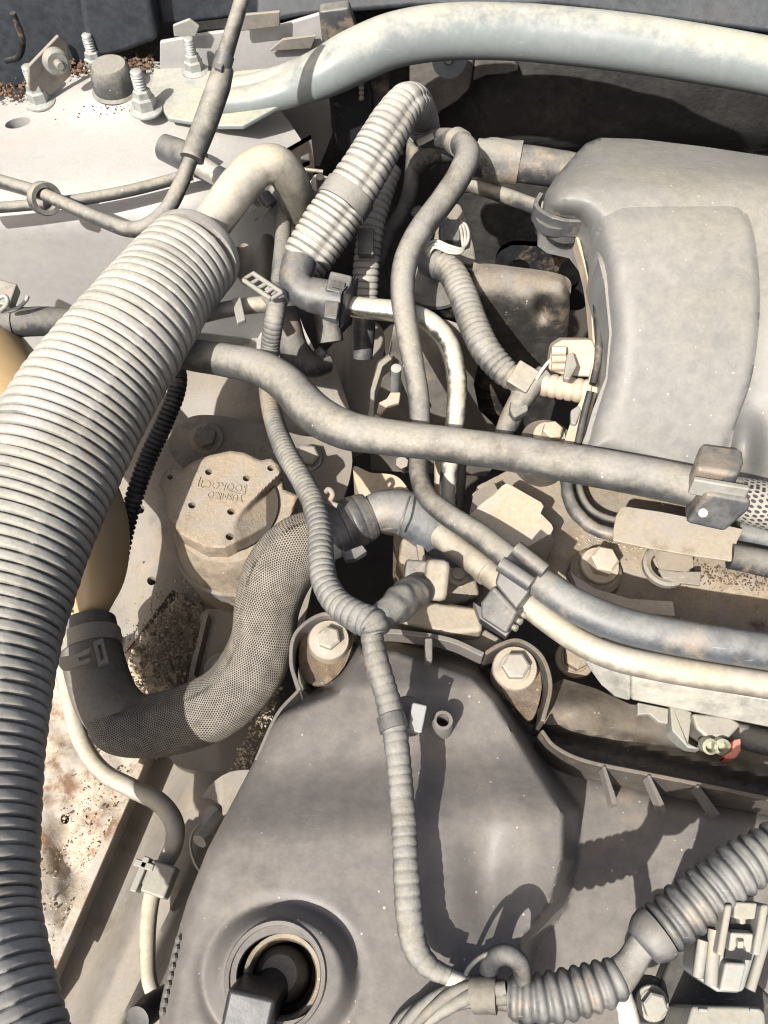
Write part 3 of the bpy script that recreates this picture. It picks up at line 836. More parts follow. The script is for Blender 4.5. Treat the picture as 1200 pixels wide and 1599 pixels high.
relief('lobe_floor', [(804, 1012), (776, 1030), (782, 1074), (812, 1112), (832, 1122), (846, 1074), (836, 1034)], lambda X, Y: -0.0225 + 0 * X, m_rustd, tc, step=5, skirt=0.002, amp=0.001, freq=200)
# hollow post beside the loom
k = mpp(690, 1130, 0.006)
lathe('post', [(19 * k, -0.012), (17 * k, 0.008), (15 * k, 0.0105), (10 * k, 0.0105), (9 * k, 0.008), (9 * k, -0.004), (0.0001, -0.004)], P(690, 1134, 0.0), m_cover, tc, (0, 0, 1), 32)
# bridge windows at the top edge
plate('window_bar', [(664, 996), (676, 996), (676, 1032), (664, 1032)], 0.0, 0.008, m_cover, tc)
edge_wall('top_rail', [(588, 986), (622, 986), (700, 998), (756, 1022)], -0.008, 0.012, 0.003, m_cover, tc)
# filler neck
k = mpp(BX, BY, 0.012)
zb = zc(BX + 80, BY)
lathe('filler_neck', [(78 * k, zb - 0.004), (78 * k, zb + 0.0004), (76 * k, zb + 0.0012), (70 * k, zb + 0.0010), (68 * k, zb - 0.001), (64 * k, zb - 0.016), (60 * k, zb - 0.050), (0.0001, zb - 0.052)], P(BX, BY, 0) * 1.0, m_cover, tc, (0, 0, 1), 56, cap0=False)
nk = Vector(P(BX, BY, zb - 0.004))
lathe('neck_liner', [(63 * k, -0.045), (63 * k, -0.004), (60 * k, -0.001), (54 * k, -0.002), (51 * k, -0.006), (50 * k, -0.036), (0.0001, -0.036)], nk, m_head, tc, (0, 0, 1), 48, cap0=False)
plug = thing('sensor_plug', 'glossy black sensor plug sticking out of the filler boss', 'plug', P(420, 1540, -0.01))
ax = (P(395, 1585, 0.035) - P(436, 1520, -0.02)).normalized()
lathe('sensor_dome', [(44 * k, -0.03), (44 * k, 0.0), (40 * k, 0.006), (28 * k, 0.010), (0.0001, 0.011)], P(440, 1522, zb - 0.022), m_rubber_m, plug, (0, 0, 1), 40)
V, F, UV = sweep(wp([(440, 1520, zb - 0.02, 58), (424, 1542, 0.008, 60), (404, 1568, 0.022, 56)]), seg=24)
obj('plug_stem', V, F, m_gloss, plug, 50, UV)
box('plug_body', P(396, 1576, 0.026), (0.018, 0.019, 0.024), m_gloss, plug, ax, (0.2, 1, 0.3), 0.002)
box('latch', P(384, 1604, 0.032), (0.006, 0.018, 0.008), m_rubber_m, plug, ax, (0.2, 1, 0.3), 0.001)
lathe('collar', [(23 * k, -0.002), (24 * k, 0.0), (23 * k, 0.002), (21 * k, 0.003)], P(412, 1557, 0.016), m_gloss, plug, ax, 28)
# saw-tooth edge low on the left of the cover
for i in range(9):
    y = 1468 + i * 14; x = 272 - (y - 1468) * 0.22
    lathe('edge_nub', [(0.0016, 0), (0.0016, 0.001), (0.0001, 0.0016)], P(x + 8, y, zc(x + 10, y) + 0.0), m_cover, tc, (-0.7, 0, 0.7), 8)

# --- lower right: valve cover edge with ribs
vc = thing('valve_cover', 'dark brown oily valve cover edge with a raised lip and three ribs', 'engine cover', P(1000, 1180, -0.05))
def z_vc(X, Y):
    top = -0.045 + 0.018 * np.exp(-((X - 900) / 70) ** 2 - ((Y - 1110) / 34) ** 2)
    u = Y - (1150 + (X - 850) * 0.24)
    return top - 0.004 * np.exp(-((u - 6) / 14) ** 2) + 0.010 * sstep(20, 44, u) + 0.006 * np.exp(-((u + 22) / 10) ** 2)
relief('cover_side', [(840, 1080), (880, 1060), (930, 1075), (985, 1100), (1300, 1150), (1300, 1290), (1150, 1250), (1000, 1220), (900, 1195), (856, 1160)], z_vc, m_cover_d, vc, step=8, skirt=0.04, curve=False)
edge_wall('lip', [(846, 1140), (868, 1166), (915, 1188), (1000, 1206), (1100, 1226), (1300, 1268)], -0.012, 0.03, 0.0022, m_cover_d, vc)
for (a, b) in (((944, 1196), (962, 1256)), ((1014, 1210), (1040, 1268)), ((1090, 1226), (1122, 1272))):
    p0 = P(a[0], a[1], -0.010); p1 = P(b[0], b[1], -0.028)
    d = (p1 - p0); s = Vector((0.0009, 0, 0)); dn = Vector((0, 0, -0.010))
    V = [p0 - s, p0 + s, p1 + s * 1.8, p1 - s * 1.8, p0 - s + dn, p0 + s + dn, p1 + s * 1.8 + dn, p1 - s * 1.8 + dn]
    obj('rib', V, [(0, 1, 2, 3), (7, 6, 5, 4), (0, 4, 5, 1), (1, 5, 6, 2), (2, 6, 7, 3), (3, 7, 4, 0)], m_cover, vc, 35, bevel=0.0008)
bolt(vc, 897, 1030, -0.055, 40, 62, m_head, axis=(0, -0.1, 1))

# --- engine mount
em = thing('engine_mount', 'round cast hydraulic engine mount with embossed letters and small holes', 'engine mount', P(350, 850, -0.09))
TOP = [(249, 758), (252, 746), (262, 730), (272, 729), (285, 733), (302, 721), (328, 711), (360, 704), (382, 707), (400, 716), (408, 719), (424, 716), (435, 726), (441, 740), (443, 764), (466, 774), (456, 804), (444, 828), (426, 842), (416, 824), (400, 833), (352, 857), (320, 856), (284, 836), (264, 812), (258, 790), (257, 772)]
def z_mt(X, Y):
    t = sdist([(374, 800), (441, 737), (480, 770), (480, 860), (352, 870), (345, 850)], X, Y)
    z = -0.038 - 0.013 * sstep(-2, 10, t) * np.clip((X - 366) / 62.0, 0, 1)
    return z + rounded(sdist(TOP, X, Y), 5, 0.002)
mh = []
for (x, y, r) in ((326, 737, 5.6), (385, 747, 5.6), (361, 799, 6), (300, 789, 6), (359, 838, 6.5), (423, 731, 5.5), (266, 745, 4.5)):
    mh.append([(x + r * math.cos(t), y + r * 0.85 * math.sin(t)) for t in np.linspace(0, 2 * np.pi, 14, endpoint=False)])
relief('top_casting', TOP, z_mt, m_cast, em, step=2.8, skirt=0.012, holes=mh, skirt_in=0.010, curve=False, smooth=35)
k = mpp(350, 800, -0.06)
ctr = P(352, 800, -0.052)
lathe('hole_floor', [(80 * k, 0), (80 * k, 0.002), (0.0001, 0.002)], P(354, 793, -0.0505), m_deep, em, (0, 0, 1), 40)
lathe('body', [(90 * k, -0.085), (97 * k, -0.05), (97 * k, -0.030), (93 * k, -0.026), (92 * k, -0.012), (88 * k, -0.004), (82 * k, 0.002), (0.0001, 0.002)], P(360, 806, -0.053), m_cast, em, (0, 0, 1), 64, 40, 0.01)
lathe('clamp_ring', [(94 * k, -0.030), (100 * k, -0.030), (101 * k, -0.034), (100 * k, -0.040), (94 * k, -0.040)], P(360, 808, -0.053), m_frame, em, (0, 0, 1), 64, cap0=False, cap1=False)
def lettering(body, px, py, z, size, ang, parent):
    cu = bpy.data.curves.new('lettering', 'FONT')
    cu.body = body; cu.size = size; cu.extrude = 0.0005; cu.align_x = 'CENTER'; cu.align_y = 'CENTER'; cu.resolution_u = 2
    tmp = bpy.data.objects.new('lettering', cu); col.objects.link(tmp)
    bpy.context.view_layer.update()
    me = bpy.data.meshes.new_from_object(tmp)
    bpy.data.objects.remove(tmp)
    me.transform(Matrix.Translation(P(px, py, z)) @ Matrix.Rotation(ang, 4, 'Z') @ Matrix.Scale(0.82, 4, (1, 0, 0)))
    me.name = 'lettering'
    return link('lettering', me, parent, m_cast)
lettering('SOOKOCT', 348, 759, -0.0379, 0.0078, R(180 - 8), em)
lettering('YUSMK.O', 352, 775, -0.0379, 0.0066, R(180 - 8), em)
for pts in (((313, 745), (309, 760), (316, 761)), ((384, 757), (380, 772), (357, 767))):
    wtube('lettering_frame', [(*P(x, y, -0.0377), 0.00045) for (x, y) in pts], m_cast, em, seg=8)
# pocket bracket the mount sits on
mb = thing('mount_bracket', 'dusty grey steel bracket bolted behind the engine mount', 'bracket', P(400, 690, -0.12))
relief('bracket_sheet', [(262, 690), (290, 655), (330, 648), (400, 660), (470, 680), (540, 690), (548, 740), (520, 800), (460, 800), (300, 740)], lambda X, Y: -0.105 - 0.01 * sstep(400, 520, X), m_frame, mb, step=8, skirt=0.006)
bolt(mb, 323, 686, -0.104, 36, 54, m_steel, axis=(0, -0.25, 1))
bolt(mb, 481, 716, -0.112, 34, 46, m_steel, axis=(0.1, -0.25, 1))
lb = thing('lower_mount_bracket', 'steel gusset with a recessed bolt below the engine mount', 'bracket', P(340, 1030, -0.13))
relief('gusset', [(322, 952), (400, 968), (420, 1040), (385, 1100), (330, 1090), (300, 1075), (296, 1050), (312, 990)], lambda X, Y: -0.118 - 0.0 * X, m_frame, lb, step=8, skirt=0.01)
edge_wall('fold', [(322, 958), (312, 1000), (300, 1050), (304, 1060)], -0.106, 0.02, 0.003, m_frame, lb)
bolt(lb, 346, 1046, -0.117, 34, 56, m_steel, axis=(0, -0.1, 1))

# --- intake manifold
im = thing('intake_manifold', 'big dusty plastic intake manifold dome on the right', 'intake manifold', P(1040, 500, 0.0))
MAN = [(852, 324), (852, 302), (868, 276), (895, 245), (915, 224), (936, 215), (1000, 217), (1100, 229), (1200, 244), (1320, 262), (1320, 800), (1210, 770), (1165, 745), (1120, 738), (1050, 728), (960, 716), (915, 706), (910, 696), (926, 640), (946, 590), (952, 520), (944, 440), (926, 372), (904, 344), (868, 336)]
RUN = [(928, 335), (955, 296), (1000, 286), (1060, 284), (1112, 290), (1152, 312), (1174, 352), (1185, 420), (1186, 500), (1174, 590), (1150, 660), (1118, 738), (1000, 724), (912, 708), (928, 650), (946, 592), (953, 520), (945, 430)]
def z_slope(X, Y):
    plen = 0.083 - 0.018 * sstep(300, 215, Y)
    slope = 0.083 - 0.062 * sstep(300, 780, Y) ** 1.15
    return np.where(Y < 300, plen, slope)
def z_man(X, Y):
    d = sdist(MAN, X, Y)
    z = z_slope(X, Y) - 0.009 * sstep(300, 400, Y)
    z = z - 0.016 * np.exp(-((X - 1160) / 26) ** 2 - ((Y - 705) / 50) ** 2)
    z = z + 0.006 * np.exp(-((X - 1250) / 50) ** 2) * sstep(380, 460, Y)
    z = z + rounded(np.maximum(d, 0), 46, 0.030) * (1 - sstep(340, 420, Y))
    return z
def z_run(X, Y):
    r1 = sdist(RUN, X, Y)
    low = sstep(290, 345, Y)
    z = z_slope(X, Y) - 0.0030 + 0.0030 * low
    left = 1 - sstep(950, 1080, X)
    z = z + rounded(r1, 46, 0.015) * low * left + rounded(r1, 16, 0.003) * low * (1 - left)
    return z - 0.0006 * np.exp(-((np.hypot((X - 1010) / 1.0, (Y - 455)) - 36) / 10) ** 2) * sstep(470, 430, Y)
relief('shell', MAN, z_man, m_mani, im, step=6, skirt=0.03, curve=False, smooth=60)
relief('runner', RUN, z_run, m_mani, im, step=5, skirt=0.012, curve=True, smooth=50)
wtube('seam_flange', [(*P(x, y, z), 0.0022) for (x, y, z) in ((906, 366, 0.045), (924, 430, 0.043), (934, 500, 0.040), (934, 560, 0.034), (926, 600, 0.030))], m_black, im, seg=10)
wtube('seam_flange', [(*P(x, y, z), 0.0022) for (x, y, z) in ((922, 612, 0.026), (912, 650, 0.020), (900, 706, 0.012))], m_black, im, seg=10)
relief('side_flange', [(898, 360), (912, 356), (934, 430), (946, 500), (946, 560), (925, 640), (905, 710), (880, 706), (895, 650), (918, 600), (926, 540), (918, 440)], lambda X, Y: 0.046 - 0.036 * sstep(360, 700, Y), m_tan, im, step=6, skirt=0.01)
edge_wall('lip_band', [(846, 300), (838, 318), (852, 332), (880, 342), (912, 344)], 0.058, 0.012, 0.003, m_clip, im)
lug_h = [(868 + 14 * math.cos(t), 342 + 4.5 * math.sin(t)) for t in np.linspace(0, 2 * np.pi, 18, endpoint=False)]
relief('lug', [(836, 336), (852, 333), (886, 334), (914, 326), (926, 332), (905, 350), (875, 358), (848, 352)], lambda X, Y: 0.052 + 0 * X, m_clip, im, step=4, skirt=0.006, holes=[lug_h], skirt_in=0.006)
lathe('under_boss', [(0.012, -0.008), (0.013, -0.004), (0.011, 0.0), (0.0001, 0.0)], P(884, 350, 0.046), m_black, im, (0, 0, 1), 28)
tag(tube('vacuum_hose', [(690, 300, -0.02, 26), (730, 288, -0.02, 24), (790, 306, -0.02, 24), (850, 328, -0.01, 24), (880, 338, 0.0, 24)], m_rubber), 'thin grey pipe running into the manifold under its lip', 'hose')
hv = thing('heater_hose_stub', 'dark firewall hose with a crumpled tape sleeve left of the manifold', 'hose', P(800, 250, 0.0))
tube('hose', [(730, 248, 0.0, 52), (800, 254, 0.0, 56), (860, 262, 0.0, 56), (930, 275, -0.005, 54)], m_rubber_d, hv, lump=0.02)
tube('sleeve', [(744, 246, 0.0, 58), (775, 250, 0.0, 64), (812, 255, 0.0, 66)], m_loom, hv, lump=0.10, lumpf=90, seg=32)

# --- black pieces between manifold and bracket
cc = thing('coil_cover', 'black dusty cover with a deep dimple left of the manifold', 'engine cover', P(810, 520, -0.06))
def z_cc(X, Y):
    z = smin(0.006 + 0 * X, zface(Y, 0.398 + 0.0 * X), 0.016)
    return z - 0.012 * np.exp(-((X - 846) / 11) ** 2 - ((Y - 484) / 16) ** 2) + 0.004 * np.exp(-((X - 828) / 26) ** 2 - ((Y - 484) / 34) ** 2) + rounded(sdist(CC, X, Y), 14, 0.006)
CC = [(738, 424), (750, 412), (800, 416), (884, 432), (890, 470), (886, 528), (876, 600), (850, 640), (790, 640), (750, 620), (735, 560)]
relief('cover', CC, z_cc, m_blackm, cc, step=6, skirt=0.05)
hg = thing('hanger_plate', 'black steel plate with two round holes beside the manifold', 'bracket', P(840, 400, 0.0))
def circ(x, y, rx, ry, n=22): return [(x + rx * math.cos(t), y + ry * math.sin(t)) for t in np.linspace(0, 2 * np.pi, n, endpoint=False)]
relief('plate', [(774, 418), (778, 392), (792, 380), (815, 376), (905, 388), (925, 420), (918, 470), (890, 476), (872, 440), (790, 430)], lambda X, Y: zface(Y, 0.445), m_black, hg, step=6, skirt=0.004, holes=[circ(812, 411, 17, 13), circ(890, 424, 17, 24)], skirt_in=0.004, curve=True)
fb = thing('front_bracket', 'dark sheet metal engine bracket behind the two upright pipes', 'bracket', P(660, 620, -0.08))
FB = [(575, 657), (578, 607), (590, 565), (607, 552), (616, 505), (660, 492), (700, 500), (736, 512), (752, 540), (740, 600), (748, 640), (800, 690), (760, 740), (580, 730)]
def z_fb(X, Y):
    return smin(0.0 + 0 * X, zface(Y, 0.372), 0.02) + 0.006 * np.sin(X / 26.0) * sstep(520, 560, Y)
relief('sheet', FB, z_fb, m_frame, fb, step=7, skirt=0.004, curve=False)
plate('rib', [(576, 655), (579, 607), (591, 566), (608, 552), (612, 560), (598, 572), (586, 612), (584, 655)], -0.03, 0.012, m_steel, fb)
wtube('stud', [(*P(618, 612, -0.05), 0.0035), (*P(619, 575, -0.02), 0.0035)], m_zinc, fb, seg=12)
plate('clip_tab', [(592, 628), (604, 622), (610, 612), (626, 612), (624, 628), (606, 634), (596, 646), (588, 644)], -0.03, 0.003, m_tan, fb)

# --- round black canister under the loom
cn = thing('vacuum_canister', 'small round black canister beneath the taped loom end', 'canister', P(680, 470, -0.04))
lathe('can', [(0.018, -0.04), (0.020, -0.02), (0.021, 0.0), (0.020, 0.003), (0.0001, 0.004)], P(680, 444, -0.01), m_black, cn, (0, -0.1, 1), 36)
lathe('rim', [(0.0215, -0.002), (0.0225, 0.0), (0.0215, 0.002), (0.018, 0.0025)], P(680, 442, -0.008), m_clip, cn, (0, -0.1, 1), 36, cap0=False)

# --- cylinder head deck on the right
hd = thing('cylinder_head', 'brown dusty cylinder head deck below the heater hose on the right', 'cylinder head', P(1050, 900, -0.06))
HD = [(745, 760), (820, 720), (900, 690), (1000, 715), (1320, 770), (1320, 1060), (1150, 1030), (1040, 1010), (960, 990), (900, 960), (850, 905), (800, 850)]
def z_hd(X, Y):
    z = -0.040 + 0.006 * sstep(900, 860, Y - 0.15 * (X - 900)) - 0.018 * sstep(10, 60, Y - (905 + (X - 900) * 0.33))
    z = z - 0.006 * sstep(-8, 8, 108 - np.hypot(X - 1000, (Y - 735)))
    return z - 0.03 * sstep(880, 760, X) * sstep(760, 830, Y)
relief('deck', HD, z_hd, m_head, hd, step=8, skirt=0.05, amp=0.0012, freq=120, curve=False)
wtube('gasket_rim', [(*P(x, y, -0.024), 0.0040) for (x, y) in ((884, 735), (888, 775), (904, 806), (935, 828), (975, 838), (1020, 838))], m_clip, hd, seg=14, lump=0.15)
wtube('gasket_groove', [(*P(x, y, -0.024), 0.0022) for (x, y) in ((902, 738), (908, 772), (926, 798), (960, 812), (1010, 815))], m_rubber_d, hd, seg=10)
k = mpp(934, 890, -0.03)
lathe('bolt_seat', [(42 * k, -0.012), (40 * k, 0.0), (34 * k, 0.002), (0.0001, 0.002)], P(931, 892, -0.030), m_head, hd, (0, 0, 1), 36)
bolt(hd, 936, 884, -0.026, 44, 62, m_tan, axis=(0.1, -0.05, 1), hh=1.2)
bolt(hd, 858, 682, -0.005, 32, 52, m_tan, axis=(0.1, -0.05, 1), hh=1.2)
lathe('bolt_seat', [(0.016, -0.03), (0.0155, 0.0), (0.0001, 0.0)], P(854, 688, -0.007), m_cover_d, hd, (0, 0, 1), 32)
plate('ledge', [(889, 888), (898, 898), (930, 918), (985, 934), (1052, 938), (1056, 962), (1000, 956), (940, 938), (900, 915)], -0.020, 0.006, m_tan, hd, 0.0015)
def bits():
    x = random.gauss(1130, 60); y = 895 + (x - 1100) * 0.18 + random.gauss(0, 9)
    return P(x, y, float(z_hd(np.array([x]), np.array([y]))[0]) + 0.001)
scatter('deck_grit', 420, bits, 0.0004, 0.0013, m_rust, 'rusty brown grit lying on the cylinder head deck')
def bits2():
    x = random.gauss(965, 30); y = 850 + (x - 965) * 0.15 + random.gauss(0, 6)
    return P(x, y, float(z_hd(np.array([x]), np.array([y]))[0]) + 0.001)
scatter('gasket_grit', 220, bits2, 0.0004, 0.0012, m_dirt, 'pale crumbs lying between the gasket rim and the big bolt')
tag(tube('lower_hose', [(1140, 868, 0.0, 40), (1200, 880, 0.0, 44), (1300, 900, 0.0, 44)], m_rubber_d, lump=0.03), 'dark hose passing under the folded bracket at the right edge', 'hose')
tag(tube('upper_hose', [(1150, 830, -0.01, 36), (1200, 842, -0.01, 38), (1300, 862, -0.01, 40)], m_bluehose, lump=0.03), 'short grey hose below the braided sleeve at the right edge', 'hose')

# folded clamp bracket
tb = thing('folded_bracket', 'folded tan steel hose bracket with a rounded foot', 'bracket', P(1050, 850, 0.0))
plate('flag', [(958, 830), (962, 806), (969, 793), (976, 790), (1035, 799), (1100, 812), (1162, 826), (1152, 845), (1143, 876), (1080, 867), (1016, 856), (958, 844)], [0.004] * 12, 0.0018, m_brown, tb, 0.0006)
plate('neck', [(1016, 852), (1082, 864), (1084, 886), (1070, 894), (1030, 890)], [0.002, 0.002, -0.012, -0.016, -0.016], 0.0018, m_brown, tb, 0.0006)
plate('foot', [(1028, 888), (1060, 892), (1095, 892), (1094, 914), (1060, 910), (1036, 902)], -0.018, 0.002, m_frame, tb, 0.0006)
k = mpp(1035, 890, -0.02)
lathe('foot_ring', [(36 * k, -0.002), (36 * k, 0.001), (31 * k, 0.002), (24 * k, 0.001), (22 * k, -0.003)], P(1040, 884, -0.020), m_frame, tb, (0, 0, 1), 36, cap0=False, cap1=False)

# tan heat shield
hsd = thing('shield_plate', 'flat tan metal shield with rounded corners beside the pipe clamp', 'shield plate', P(800, 810, -0.01))
plate('shield', [(728, 808), (755, 783), (770, 773), (784, 758), (791, 754), (799, 757), (846, 784), (850, 790), (845, 801), (862, 818), (865, 825), (862, 831), (820, 856), (796, 856)], -0.006, 0.0018, m_tan, hsd, 0.0006)
plate('lower_fold', [(820, 856), (862, 832), (866, 850), (852, 880), (836, 892)], [-0.006, -0.006, -0.03, -0.04, -0.03], 0.0018, m_tan, hsd, 0.0006)
plate('rear_tab', [(733, 800), (740, 768), (772, 752), (778, 764), (758, 782)], [-0.012, -0.02, -0.018, -0.012, -0.01], 0.002, m_brown, hsd, 0.0006)

bolt(hsd, 746, 776, -0.03, 14, 18, m_zinc)
# fuel rail
fr = thing('fuel_rail', 'bright aluminium fuel rail box under the lower pipe', 'fuel rail', P(1080, 1090, -0.03))
prism('rail_side', [P(985, 1052, -0.012), P(1700, 1184, -0.012), P(1700, 1238, -0.030), P(985, 1094, -0.030)], 0.014, m_alu, fr, 0.0016)
prism('rail_end', [P(912, 1036, -0.018), P(924, 1026, -0.012), P(984, 1050, -0.010), P(984, 1096, -0.030), P(958, 1090, -0.032), P(938, 1068, -0.030)], 0.014, m_alu, fr, 0.0016)
prism('rail_top', [P(945, 985, -0.018), P(990, 995, -0.016), P(1700, 1116, -0.016), P(1700, 1180, -0.012), P(985, 1050, -0.012), P(938, 1020, -0.016)], 0.008, m_steel, fr, 0.0016)
ij = thing('injector_connector', 'grey injector plug with a red clip under the fuel rail', 'connector', P(1100, 1150, -0.05))
plate('housing', [(1046, 1096), (1082, 1112), (1076, 1160), (1096, 1170), (1075, 1168), (1050, 1140)], -0.034, 0.012, m_conn, ij, 0.001)
plate('body', [(1080, 1112), (1140, 1118), (1160, 1130), (1140, 1152), (1105, 1152), (1088, 1138)], -0.030, 0.016, m_steel, ij, 0.002)
lathe('bush', [(0.0042, -0.006), (0.0042, 0.0), (0.003, 0.001), (0.0026, 0.0), (0.0026, -0.004), (0.0001, -0.004)], P(1110, 1166, -0.028), m_green, ij, (0, -0.5, 1), 20)
lathe('bush', [(0.0044, -0.006), (0.0044, 0.0), (0.003, 0.001), (0.0026, 0.0), (0.0026, -0.004), (0.0001, -0.004)], P(1129, 1167, -0.028), m_green, ij, (0, -0.5, 1), 20)
plate('red_clip', [(1146, 1155), (1158, 1152), (1158, 1172), (1150, 1184), (1134, 1185), (1130, 1180), (1144, 1172)], -0.026, 0.008, m_red, ij, 0.001)
plate('side_tab', [(996, 1096), (1045, 1106), (1044, 1130), (1030, 1128), (1015, 1115), (996, 1116)], -0.036, 0.004, m_conn, ij, 0.0008)
tag(tube('injector_pipe', [(1120, 1140, -0.05, 40), (1180, 1155, -0.045, 42), (1300, 1185, -0.045, 44)], m_loom, lump=0.05), 'thick taped cable beside the red clip at the right edge', 'cable')

# ================================================================== hoses, pipes and looms
dk = tube('ribbed_duct', [(303, 398, 0.026, 148), (262, 444, 0.027, 158), (215, 508, 0.028, 176), (145, 606, 0.024, 200), (91, 700, 0.020, 214), (27, 838, 0.017, 225), (-22, 990, 0.015, 229), (-52, 1190, 0.015, 230), (-58, 1400, 0.016, 228), (-42, 1515, 0.018, 226), (-8, 1640, 0.020, 224), (50, 1780, 0.022, 220)],
          m_duct, seg=84, pitch=0.0062, depth=0.075, groove=0.34, jitter=0.2, lump=0.005, lumpf=25, bridge=-0.75, uneven=0.004)
ducth = thing('ribbed_air_duct', 'huge dusty ribbed plastic duct sweeping down the left side', 'duct', P(90, 700, 0.02))
dk.name = 'ribbed_tube'; dk.parent = ducth; dk.matrix_parent_inverse = Matrix.Translation(-OFF[ducth.name])
q = wp([(303, 398, 0.026, 150), (330, 362, 0.022, 128)])
dax = (Vector(q[1][:3]) - Vector(q[0][:3])).normalized()
lathe('end_cuff', [(q[0][3] * 0.98, -0.002), (q[0][3] * 0.98, 0.003), (q[0][3] * 0.93, 0.006), (q[0][3] * 0.80, 0.0065), (q[0][3] * 0.55, 0.004), (0.0001, 0.003)], Vector(q[0][:3]), m_duct, ducth, dax, 64)

# hook pipe and its block
hk = thing('hooked_pipe', 'pale aluminium hooked air conditioning pipe rising from the duct end', 'pipe', P(470, 340, -0.03))
tube('pipe', [(296, 398, 0.026, 60), (336, 342, 0.032, 61), (376, 288, 0.040, 62), (402, 262, 0.044, 61), (428, 256, 0.044, 59), (448, 272, 0.034, 57), (462, 302, 0.012, 55), (470, 338, -0.016, 53)], m_cream, hk, seg=36, step=0.002)
k = mpp(470, 340, -0.016)
lathe('collar', [(31 * k, -0.004), (32 * k, -0.001), (31 * k, 0.002), (28 * k, 0.003)], P(471, 334, -0.014), m_alu, hk, (0, 0, 1), 32)
bl = plate('block', [(440, 338), (470, 300), (492, 268), (528, 276), (530, 300), (510, 330), (478, 356), (452, 352)], -0.018, 0.022, m_alu, hk, 0.003)
bolt(hk, 502, 302, -0.016, 34, 44, m_steel, axis=(0, -0.1, 1), hh=1.0)
wtube('stud', [(*P(502, 300, -0.004), 0.0032), (*P(500, 276, 0.012), 0.003)], m_steel, hk, seg=10)
wtube('clamp_strap', [(*P(438, 262, 0.0), 0.0014), (*P(470, 264, 0.0), 0.0014), (*P(505, 268, 0.0), 0.0014)], m_steel, hk, seg=8)
cb = thing('slotted_bracket', 'small painted bracket with a square slot behind the hooked pipe', 'bracket', PY(465, 245, 0.56))
relief('plate', [(440, 236), (486, 210), (492, 262), (450, 270)], lambda X, Y: zface(Y, 0.56), m_frame, cb, step=5, skirt=0.004, holes=[[(469, 238), (482, 232), (484, 250), (471, 256)]], skirt_in=0.004, curve=False)
# service port
sp = thing('service_port', 'grey capped service valve lying on the tower behind the black hose', 'valve', P(290, 250, 0.0))
tube('cap', [(256, 230, 0.016, 40), (280, 240, 0.016, 44), (298, 249, 0.016, 42)], m_clip, sp, seg=28)
tube('valve_body', [(296, 250, 0.016, 30), (318, 262, 0.016, 32), (345, 278, 0.018, 30), (370, 292, 0.022, 28)], m_alu, sp, seg=24)
tube('hex_ring', [(306, 254, 0.016, 42), (314, 258, 0.016, 42)], m_steel, sp, seg=6, smooth=20)

# washer hose over the tower
wh = thing('washer_hose', 'thin dark washer hose with a fat sleeve crossing the strut brace', 'hose', P(290, 250, 0.03))
tube('upper_hose', [(392, -40, 0.125, 22), (378, 0, 0.115, 23), (366, 40, 0.105, 24), (352, 86, 0.092, 26), (348, 104, 0.086, 28)], m_rubber, wh, seg=18)
tube('joint', [(352, 86, 0.092, 30), (345, 110, 0.086, 30)], m_clip, wh, seg=18)
plate('joint_tab', [(336, 90), (350, 98), (346, 108), (334, 104)], 0.092, 0.003, m_clip, wh)
tube('sleeve', [(349, 108, 0.085, 33), (340, 140, 0.080, 37), (322, 190, 0.068, 38), (304, 236, 0.054, 36), (300, 248, 0.051, 38)], m_rubber, wh, seg=22, lump=0.03, lumpf=60)
tube('lower_hose', [(302, 240, 0.052, 22), (284, 284, 0.040, 24), (262, 326, 0.032, 25), (232, 352, 0.028, 25), (203, 358, 0.026, 25), (165, 346, 0.025, 23), (110, 322, 0.022, 21), (60, 300, 0.018, 20), (0, 282, 0.014, 19), (-60, 266, 0.012, 19)], m_rubber, wh, seg=20)
rc = thing('hose_ring', 'flat rubber ring round the washer hose at the left edge', 'ring', P(68, 310, 0.01))
hd_ = (P(110, 322, 0.022) - P(30, 291, 0.016)).normalized()
lathe('ring', [(0.0075, -0.004), (0.0105, -0.004), (0.0112, -0.003), (0.0112, 0.003), (0.0105, 0.004), (0.0075, 0.004), (0.0070, 0.0), (0.0075, -0.004)], P(70, 310, 0.0165), m_rubber, rc, hd_ + Vector((0.0, -0.25, 0.35)), 36, cap0=False, cap1=False)
tag(tube('vacuum_line', [(-60, 328, 0.006, 17), (0, 324, 0.006, 17), (70, 318, 0.006, 17), (130, 311, 0.006, 18), (210, 296, 0.008, 18), (300, 272, 0.010, 18)], m_rubber, seg=18), 'slim grey line lying straight across the strut tower', 'hose')

# left hose and clamp
lh = thing('tank_hose', 'short black rubber hose with a wire clamp at the left edge', 'hose', P(60, 505, -0.04))
tube('hose', [(-60, 500, -0.030, 46), (20, 503, -0.030, 46), (80, 502, -0.032, 45), (170, 508, -0.045, 44)], m_rubber_d, lh, seg=28, lump=0.03)
tube('end_lip', [(14, 503, -0.030, 50), (26, 503, -0.030, 50)], m_rubber_d, lh, seg=28)
box('clamp_box', P(6, 462, -0.012), (0.018, 0.016, 0.012), m_steel, lh, (0.2, -0.3, 1), (0.2, 1, 0.2), 0.0015)
wtube('clamp_wire', [(*P(x, y, z), 0.0014) for (x, y, z) in ((-8, 470, 0.0), (8, 462, 0.004), (12, 474, 0.0), (2, 486, -0.010), (26, 482, -0.010), (40, 470, -0.008), (44, 462, -0.006))], m_zinc, lh, seg=8)

